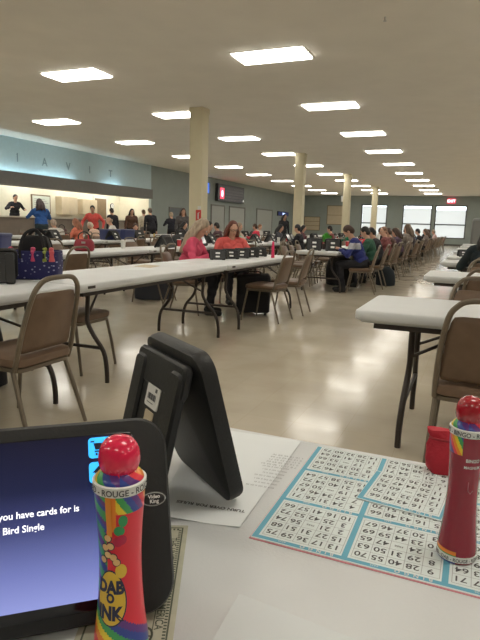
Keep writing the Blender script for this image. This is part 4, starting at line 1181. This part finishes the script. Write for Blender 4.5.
C4 = 'chair of a player in the row nearest the counter'; C4G = 'occupied chairs of the fourth row'
for lab, x, y, f, kw in (
  ('person in a white jacket seated at left in front of the serving counter', -10.1, 11.55, 160, dict(top=WHT, hair=(.45,.35,.28), hs='short', lean=22)),
  ('person in an orange top seated beside the white jacket', -10.1, 12.4, 190, dict(top=(.75,.22,.14), hair=(.35,.14,.08), hs='mid', lean=10)),
  ('bald person in a white shirt bending forward, seated left of the pink clad person', -10.4, 14.5, 205, dict(top=WHT, hair=GREYH, hs='bald', lean=16, pitch=25, sc_=1.08)),
  ('person in pale peach leaning over the table beside the bald person', -10.1, 13.3, 185, dict(top=(.70,.50,.38), hair=(.60,.50,.40), hs='short', lean=30)),
  ): seated(lab, x, y, f, C4, C4G, **dict(dict(vox=.016), **kw))

# standing people
for lab, x, y, f, kw in (
  ('man in a black shirt standing behind the serving counter, reaching forward', -15.95, 15.9, -20, dict(top=BLK, bot=BLK, hair=DK, pitch=10, z=.36, hands=((-.30,.22,1.16),(.30,.36,1.22)))),
  ('person in a blue jacket standing in front of the serving counter, seen from behind', -12.05, 13.05, 150, dict(sc_=1.05, top=(.03,.11,.36), bot=(.03,.05,.06), hair=(.05,.03,.03), hs='mid', lean=8, hands=((-.22,.42,1.20),(.2,.42,1.20)))),
  ('man in a red shirt standing behind the seated group by the counter', -12.2, 15.7, -60, dict(top=(.72,.10,.09), bot=BLK, hair=DK, lean=12, skin='tan', sc_=1.0, hands=((-.34,.16,.95),(.36,.20,.95)))),
  ('man in a black shirt leaning by the far end of the serving counter', -13.4, 18.5, 160, dict(top=BLK, bot=BLK, hair=DK, skin='tan', lean=8)),
  ('woman with dark hair in brown standing below the wall clock', -12.9, 19.0, -40, dict(top=(.12,.06,.04), bot=BLK, hair=DK, hs='long')),
  ('person in a cream top standing right of the woman in brown', -12.9, 20.0, 150, dict(top=(.62,.56,.44), bot=GRY, hair=(.2,.13,.08), hs='short')),
  ('large dark clothed person standing right of the alcove, seen from behind', -11.7, 18.6, 150, dict(top=BLK, bot=BLK, hair=(.10,.07,.05), hs='short', sc_=1.02)),
  ('dark clothed person standing left of the nearest column by the small lit screen', -11.6, 20.0, 130, dict(top=(.02,.02,.03), bot=BLK, hair=GREYH, hs='short', sc_=.95, hands=((-.16,.34,1.22),(.22,.30,1.20)))),
  ('person with dark clothes standing at the left side of the second column', -7.9, 23.3, -40, dict(top=BLK, bot=BLK, hair=DK, hs='mid', skin='tan')),
  ('tall dark haired person standing behind the red haired woman', -9.6, 17.3, -50, dict(top=(.10,.09,.09), bot=BLK, hair=BRN, hs='mid')),
  ): person(lab, x, y, f, 'stand', **dict(dict(vox=.016), **kw))
# dark clothed player at the right edge
CQ = 'chair under the dark clothed person at the right edge'
seated('dark clothed person at the right edge, seated at the third right table', .14, 7.55, 96, CQ, GC, top=(.015,.025,.03), bot=BLK, hair=DK, hs='mid', lean=14, pitch=35, vox=.013, sc_=1.03)

# remaining chairs, empty
row_chairs(-1.98, -3.24, [10.3 + .62*k for k in range(42)], 'empty brown chair beside the long middle row', 'empty chairs of the middle row', .72, PEOPLE)
row_chairs(-4.50, -5.80, [3.2 + .72*k for k in range(34)], 'empty brown chair beside the second row of tables', 'empty chairs of the second row', .42, PEOPLE + [(-4.5, 3.2), (-4.5, 3.9), (-4.5, 4.6), (-4.5, 5.1), (-4.5, 7.05)])
row_chairs(-7.36, -8.64, [8.3 + .8*k for k in range(24)], 'empty brown chair beside the third row of tables', 'empty chairs of the third row', .42, PEOPLE)
row_chairs(-10.26, -11.55, [11.2 + .9*k for k in range(18)], 'empty brown chair beside the row nearest the counter', 'empty chairs of the fourth row', .45, PEOPLE)
for k, y in enumerate(RT[3:]): chair(.35, y + 1.0, 270, 'empty chair far back among the right hand tables', 'far chairs at right')

# ================================================================== THINGS ON AND UNDER THE TABLES
GD = 'black bingo tablets'
d0 = device(-2.93, 2.72, 47, 'black tablet with white stickers at the left edge, beside the navy bag', GD); d0.scale = (1.3, 1.3, 1.45)
for k, (x, y, a) in enumerate(((-2.90, 6.12, 24), (-2.86, 6.42, 32), (-2.82, 6.70, 18), (-2.80, 6.98, 26), (-2.80, 7.26, 34))):
    d0 = device(x, y, a, 'black tablet in the line on the near left row, %s from the left' % ('first', 'second', 'third', 'fourth', 'fifth', 'sixth')[k], GD); d0.scale = (.95, .95, .80)
device(-2.78, 10.05, 15, 'black tablet with white stickers at the front of the middle row, left one', GD)
device(-2.44, 10.10, 10, 'black tablet beside the arms of the man in blue', GD)
d0 = device(-.20, 10.10, 10, 'black tablet with white stickers on the fourth right table', GD); d0.scale = (.75, .75, .75)
device(.20, 10.12, -10, 'second black tablet on the fourth right table', GD)
random.seed(5)
for k in range(18):
    device(-2.62 + random.choice((-.2, .2)), 12.0 + k*1.35 + random.uniform(-.3, .3), random.choice((90, -90, 70, 20)), 'tiny looking black tablet along the far middle row', 'far black tablets')
for k in range(16):
    device(-5.15 + random.choice((-.18, .18)), 8.2 + k*1.4 + random.uniform(-.3, .3), random.choice((90, -90, 60, 10)), 'black tablet standing on the second row of tables', 'black tablets of the second row')
for k in range(9):
    device(-8.0 + random.choice((-.18, .18)), 9.2 + k*1.6, random.choice((90, -90, 60, 10)), 'black tablet standing on the third row of tables', 'black tablets of the third row')

# small daubers and cups dotted on the tables
def small_dauber(x, y, z, c, label, group, h=.14):
    r = root('bingo_dauber', (x, y, z), 0, label, 'dauber', group)
    m = MB(); rg = lambda rr, zz: [(rr*math.cos(2*PI*i/16), rr*math.sin(2*PI*i/16), zz) for i in range(16)]
    m.rings([rg(.022, 0), rg(.024, .004), rg(.019, h*.35), rg(.018, h*.5), rg(.021, h*.68), rg(.014, h*.78)]); m.build('bottle', mat('dab_%d_%d_%d' % tuple(int(v*99) for v in c), c, rough=.3), r)
    m = MB(); m.rings([rg(.014, h*.77), rg(.016, h*.80), rg(.016, h*.92), rg(.011, h*.98), rg(.002, h)]); m.build('cap', mat('dab_%d_%d_%d' % tuple(int(v*99) for v in c), c), r)
    return r
small_dauber(-2.52, 7.05, .741, (.75, .04, .14), 'tall pink dauber standing among the black tablets', 'small daubers', .22)
def cup(x, y, z, c, label, group):
    r = root('paper_cup', (x, y, z), 0, label, 'cup', group)
    rg = lambda rr, zz: [(rr*math.cos(2*PI*i/18), rr*math.sin(2*PI*i/18), zz) for i in range(18)]
    m = MB(); m.rings([rg(.030, 0), rg(.043, .12), rg(.040, .12), rg(.028, .006)]); m.build('cup_body', mat('cup_%d_%d_%d' % tuple(int(v*99) for v in c), c, rough=.4), r)
    m = MB(); m.rings([rg(.045, .118), rg(.046, .126), rg(.030, .130)]); m.build('lid', M_STICK, r)
cols = ((.7, .7, .66), (.6, .05, .06), (.05, .2, .5), (.55, .4, .05), (.1, .35, .15))
random.seed(8)
for k in range(14):
    cup(-2.62 + random.uniform(-.25, .25), 11.4 + k*1.5 + random.uniform(-.3, .3), .741, cols[k % 3], 'small cup on the far middle row of tables', 'cups of the middle row')
for k in range(12):
    cup(-5.15 + random.uniform(-.25, .25), 7.4 + k*1.7 + random.uniform(-.2, .2), .741, cols[k % 2], 'small cup on the second row of tables', 'cups of the second row')
for k in range(6):
    small_dauber(-8.0 + random.uniform(-.25, .25), 9.9 + k*1.6, .741, cols[1 + k % 4], 'dauber standing on the third row of tables', 'daubers of the third row')
for k in range(8):
    small_dauber(-2.62 + random.choice((-.28, .28)), 11.1 + k*1.6, .741, cols[1 + k % 4], 'dauber standing on the far middle row', 'daubers of the middle row')

# navy patterned tote bag with pockets
r = root('tote_bag', (-2.90, 3.08, .741), math.radians(28), 'navy blue patterned bag with daubers in its pockets on the nearest left table', 'bag')
def pat():
    m = mat('navy_pattern', (.012, .012, .085), rough=.7)
    nt = m.node_tree; N = nt.nodes; L = nt.links
    tc = N['Texture Coordinate']; vo = N.new('ShaderNodeTexVoronoi'); vo.inputs['Scale'].default_value = 34
    mp = N.new('ShaderNodeMapping'); mp.inputs['Rotation'].default_value = (.5, .6, .8); mp.inputs['Scale'].default_value = (1, .45, 1.3)
    L.new(tc.outputs['Object'], mp.inputs[0]); L.new(mp.outputs[0], vo.inputs['Vector'])
    rp = N.new('ShaderNodeValToRGB'); rp.color_ramp.elements[0].color = (.30, .30, .45, 1); rp.color_ramp.elements[0].position = .20
    rp.color_ramp.elements[1].color = (.012, .012, .085, 1); rp.color_ramp.elements[1].position = .27
    L.new(vo.outputs['Distance'], rp.inputs[0]); L.new(rp.outputs[0], N['Principled BSDF'].inputs['Base Color'])
    return m
M_NP = pat()
m = MB(); m.rrect(0, 0, .33, .22, .05, [(.02, 0), (.003, .008), (0, .03), (-.006, .12), (-.004, .200), (.004, .204), (.012, .180), (.016, .03)], seg=5); m.build('bag_body', M_NP, r)
m = MB(); m.rrect(0, 0, .28, .17, .04, [(.05, .12), (.04, .17), (.045, .24), (.06, .295), (.08, .31)], seg=4); m.build('contents', M_CLOTHB, r)
for s in (-1, 1):
    m = MB(); m.tube([(-.08, s*.112, .15), (-.08, s*.10, .24), (-.05, s*.06, .325), (.02, s*.05, .345), (.075, s*.09, .26), (.08, s*.112, .15)], .012, seg=6, smooth=4); m.build('handle', M_CLOTHB, r)
for k, (px_, c) in enumerate(((-.145, (.50, .08, .14)), (.005, (.55, .06, .15)), (.085, (.25, .30, .04)), (.130, (.60, .10, .12)))):
    a = math.radians(28); lx_, ly_ = px_, -.098
    small_dauber(-2.90 + lx_*math.cos(a) - ly_*math.sin(a), 3.08 + lx_*math.sin(a) + ly_*math.cos(a), .741+.130, c, 'dauber in the pocket of the navy bag, %s' % ('leftmost, pink', 'pink one in the middle', 'olive green one', 'rightmost, red pink')[k], 'daubers in the navy bag', .10)

# papers on the near left row
for k, (x, y, a, c) in enumerate(((-2.82, 4.25, .3, M_PAPER), (-2.95, 4.62, -.2, M_TAN), (-3.0, 5.25, .1, M_PAPER), (-2.66, 4.9, .6, M_PAPER))):
    ca, sa = math.cos(a)*.11, math.sin(a)*.11
    sheet_obj('loose_page', [(x-ca-sa*1.3, y-sa+ca*-1.3), (x+ca-sa*1.3, y+sa-ca*1.3), (x+ca+sa*1.3, y+sa+ca*1.3), (x-ca+sa*1.3, y-sa+ca*1.3)][0:4], .7405, .0008, c, 'loose page on the middle near left table, %s' % ('nearest one', 'tan one', 'one by the blonde woman', 'turned one by the edge')[k], 'paper', 'loose pages on the left table', n=2, wav=.0006)

# red purse and others on the rows behind
def purse(x, y, z, a, w, c, label, group=None):
    r = root('purse', (x, y, z), a, label, 'purse', group)
    mm = mat('purse_%d_%d_%d' % tuple(int(v*99) for v in c), c, rough=.6, bump=.3, bscale=40)
    m = MB(); m.rrect(0, 0, w, w*.5, w*.18, [(w*.08, 0), (0, w*.06), (-w*.02, w*.3), (w*.03, w*.5), (w*.10, w*.6), (w*.16, w*.62)], seg=5); m.build('purse_body', mm, r)
    m = MB(); m.tube([(-w*.3, 0, w*.58), (-w*.26, 0, w*.85), (0, 0, w*1.0), (w*.26, 0, w*.85), (w*.3, 0, w*.58)], w*.035, seg=6, smooth=4); m.build('handle', M_BLACK, r)
    m = MB(); m.rrect(0, -w*.26, w*.2, w*.03, .004, [(0, w*.40), (0, w*.5)], seg=2); m.build('clasp', M_STEEL, r)
    return r
purse(-5.10, 6.35, .741, .5, .27, (.26, .02, .035), 'red purse with dark handle on the table at left behind the near row')
purse(-10.9, 12.6, .741, 1.2, .30, (.10, .04, .04), 'dark purse on the table of the group by the counter')
purse(-5.2, 9.3, .741, .9, .34, (.02, .02, .02), 'black purse on the second row, behind the blonde woman')
purse(-2.75, 14.4, .741, .4, .26, (.55, .04, .05), 'red purse on the middle row beyond the man in blue')
purse(-5.3, 12.1, .741, .4, .34, (.30, .26, .12), 'olive bag on the second row at the foot of the second column')

# green and red plush decoration on the middle row
r = root('leafy_decoration', (-2.72, 10.62, .741), 0, 'bright green and red tuft ornament on the middle row table', 'decoration')
random.seed(3)
def tuft(cx, cz, rad, n, m_, name):
    m = MB()
    for k in range(n):
        th_, ph = random.uniform(0, 2*PI), random.uniform(-.5, 1.4)
        d_ = Vector((math.cos(th_)*math.cos(ph), math.sin(th_)*math.cos(ph), math.sin(ph)))
        c = Vector((cx, 0, cz)); s = d_.cross(Vector((0, 0, 1))).normalized()*rad*.28
        e = c + d_*rad
        m.add([c+d_*rad*.2-s*.4, c+d_*rad*.6-s, e, c+d_*rad*.6+s, c+d_*rad*.2+s*.4, c+d_*rad*.6+d_.cross(s)*.5], [(0,1,5),(1,2,5),(2,3,5),(3,4,5),(4,0,5),(0,4,3,2,1)])
    m.ell((cx, 0, cz), (rad*.5, rad*.5, rad*.5)); m.build(name, m_, r)
m = MB(); m.rings([[(rr*math.cos(2*PI*i/20), rr*math.sin(2*PI*i/20), z) for i in range(20)] for rr, z in ((.05, 0), (.065, .10), (.07, .11), (.06, .11))]); m.build('pot', mat('dark_pot', (.05, .03, .03), rough=.5), r)
tuft(.02, .20, .13, 60, mat('bright_green', (.10, .42, .06), rough=.6), 'green_tuft'); tuft(-.16, .12, .09, 40, mat('coral_tuft', (.65, .10, .06), rough=.6), 'red_tuft')

# rolling case, coat over its table, bags on the floor
r = root('rolling_case', (-2.68, 6.78, 0), math.radians(22), 'black rolling case on the floor under the tablets of the near left row', 'case')
m = MB(); m.rrect(0, 0, .44, .34, .05, [(.02, .035), (0, .05), (0, .26), (.006, .27), (0, .28), (0, .50), (.03, .53)], seg=5); m.build('case_body', M_CLOTHB, r)
for s in (-1, 1):
    m = MB(); m.tube([(s*.16-.015, .15, .035), (s*.16+.015, .15, .035)], .035, seg=14); m.build('wheel', M_BLACK, r)
    m = MB(); m.tube([(s*.16-.015, -.14, .035), (s*.16+.015, -.14, .035)], .035, seg=14); m.build('wheel', M_BLACK, r)
m = MB(); m.tube([(-.08, 0, .53), (-.08, 0, .56), (.08, 0, .56), (.08, 0, .53)], .01, seg=6, smooth=3); m.build('handle', M_BLACK, r)
def floor_bag(x, y, a, w, d_, h, c, label, m_=None):
    r = root('floor_bag', (x, y, 0), a, label, 'bag')
    mm = m_ or mat('bag_%d_%d_%d' % tuple(int(v*99) for v in c), c, rough=.85, bump=.4, bscale=25)
    m = MB(); rs = []
    for k, (s, z) in enumerate(((.80, 0), (.98, .03), (1.0, .25), (.96, .55), (.80, .82), (.45, .97), (.15, 1.0))):
        rs.append([(w/2*s*math.cos(t)*(1+.06*math.sin(3*t+k)), d_/2*s*math.sin(t)*(1+.08*math.sin(4*t+2*k)), z*h) for t in [2*PI*i/28 for i in range(28)]])
    m.rings(rs); m.build('bag_body', mm, r)
    m = MB(); m.tube([(-w*.2, 0, h*.88), (-w*.15, 0, h*1.05), (w*.15, 0, h*1.05), (w*.2, 0, h*.88)], .010, seg=6, smooth=4); m.build('handle', M_BLACK, r)
floor_bag(-4.55, 7.30, .6, .62, .42, .42, (.05, .055, .07), 'dark slate coloured bag on the floor behind the near left row')
floor_bag(-2.95, 2.05, .2, .60, .40, .38, (.03, .035, .05), 'dark bag on the floor under the left table, below the nearest chair')
floor_bag(-3.10, 2.72, .4, .34, .30, .60, (.012, .010, .012), 'tall black bag under the left table, beneath the navy bag')
floor_bag(.02, 5.85, .2, .40, .36, .58, (.012, .018, .024), 'dark bag under the second right table')
floor_bag(-2.55, 11.3, .1, .60, .5, .62, (.010, .010, .012), 'black bag under the front table of the middle row')
floor_bag(-1.70, 9.2+2.6, .1, .40, .3, .40, (.02, .02, .03), 'dark bag on the floor beside the chairs of the middle row')

# blue chairs/bins near the counter
def blue_bin(x, y, z, a, label):
    r = root('storage_bin', (x, y, z), a, label, 'bin', 'blue storage bins')
    m = MB(); m.rrect(0, 0, .42, .30, .04, [(.03, 0), (.015, .01), (0, .20), (-.01, .21), (-.01, .225), (.02, .225), (.03, .05)], seg=4); m.build('bin_body', mat('bin_blue', (.035, .045, .13), rough=.45), r)
    m = MB(); m.rrect(0, 0, .44, .32, .045, [(0, .226), (0, .24), (.03, .25)], seg=4); m.build('lid', mat('bin_lid', (.07, .08, .16), rough=.5), r)
blue_bin(-8.0, 10.9, .741, 1.3, 'blue bin on the third row table, left one beside the red purse')
blue_bin(-8.05, 11.6, .741, 1.5, 'blue bin on the third row table, right one')
blue_bin(-5.42, 5.0, .741, .3, 'dark blue bin at the left edge, on the second row behind the black tablet')

# grey cabinet far right
r = root('storage_cabinet', (.75, 33.0, 0), 0, 'grey rounded booth like cabinet far back at the right edge', 'cabinet')
m = MB(); m.rrect(0, 0, 2.2, .9, .15, [(0, 0), (0, 1.72), (.06, 1.84), (.16, 1.90)], seg=5); m.build('cabinet_body', mat('cabinet_grey', (.16, .165, .16), rough=.5), r)
for s in (-1, 1):
    m = MB(); m.box((min(0, s*1.0)+.02, -.475, .08), (max(0, s*1.0)-.02, -.45, 1.68)); q = m.build('door', mat('cabinet_door_grey', (.19, .195, .19), rough=.5), r, smooth=False)
    m = MB(); m.tube([(s*.08, -.50, .85), (s*.08, -.50, 1.05)], .012, seg=6); m.build('handle', M_STEEL, q)
r = root('wall_speaker', (.55, YF-.02, 2.35), 0, 'dark speaker on the far wall at the right edge', 'speaker')
m = MB(); m.rrect(0, -.15, .55, .28, .04, [(.01, 0), (0, .01), (0, .74), (.01, .75)], seg=3); m.build('cabinet', M_BLACK, r)
m = MB(); m.tube([(0, -.29, .28), (0, -.30, .28)], .2, seg=20); m.build('cone', M_BLACK2, r)
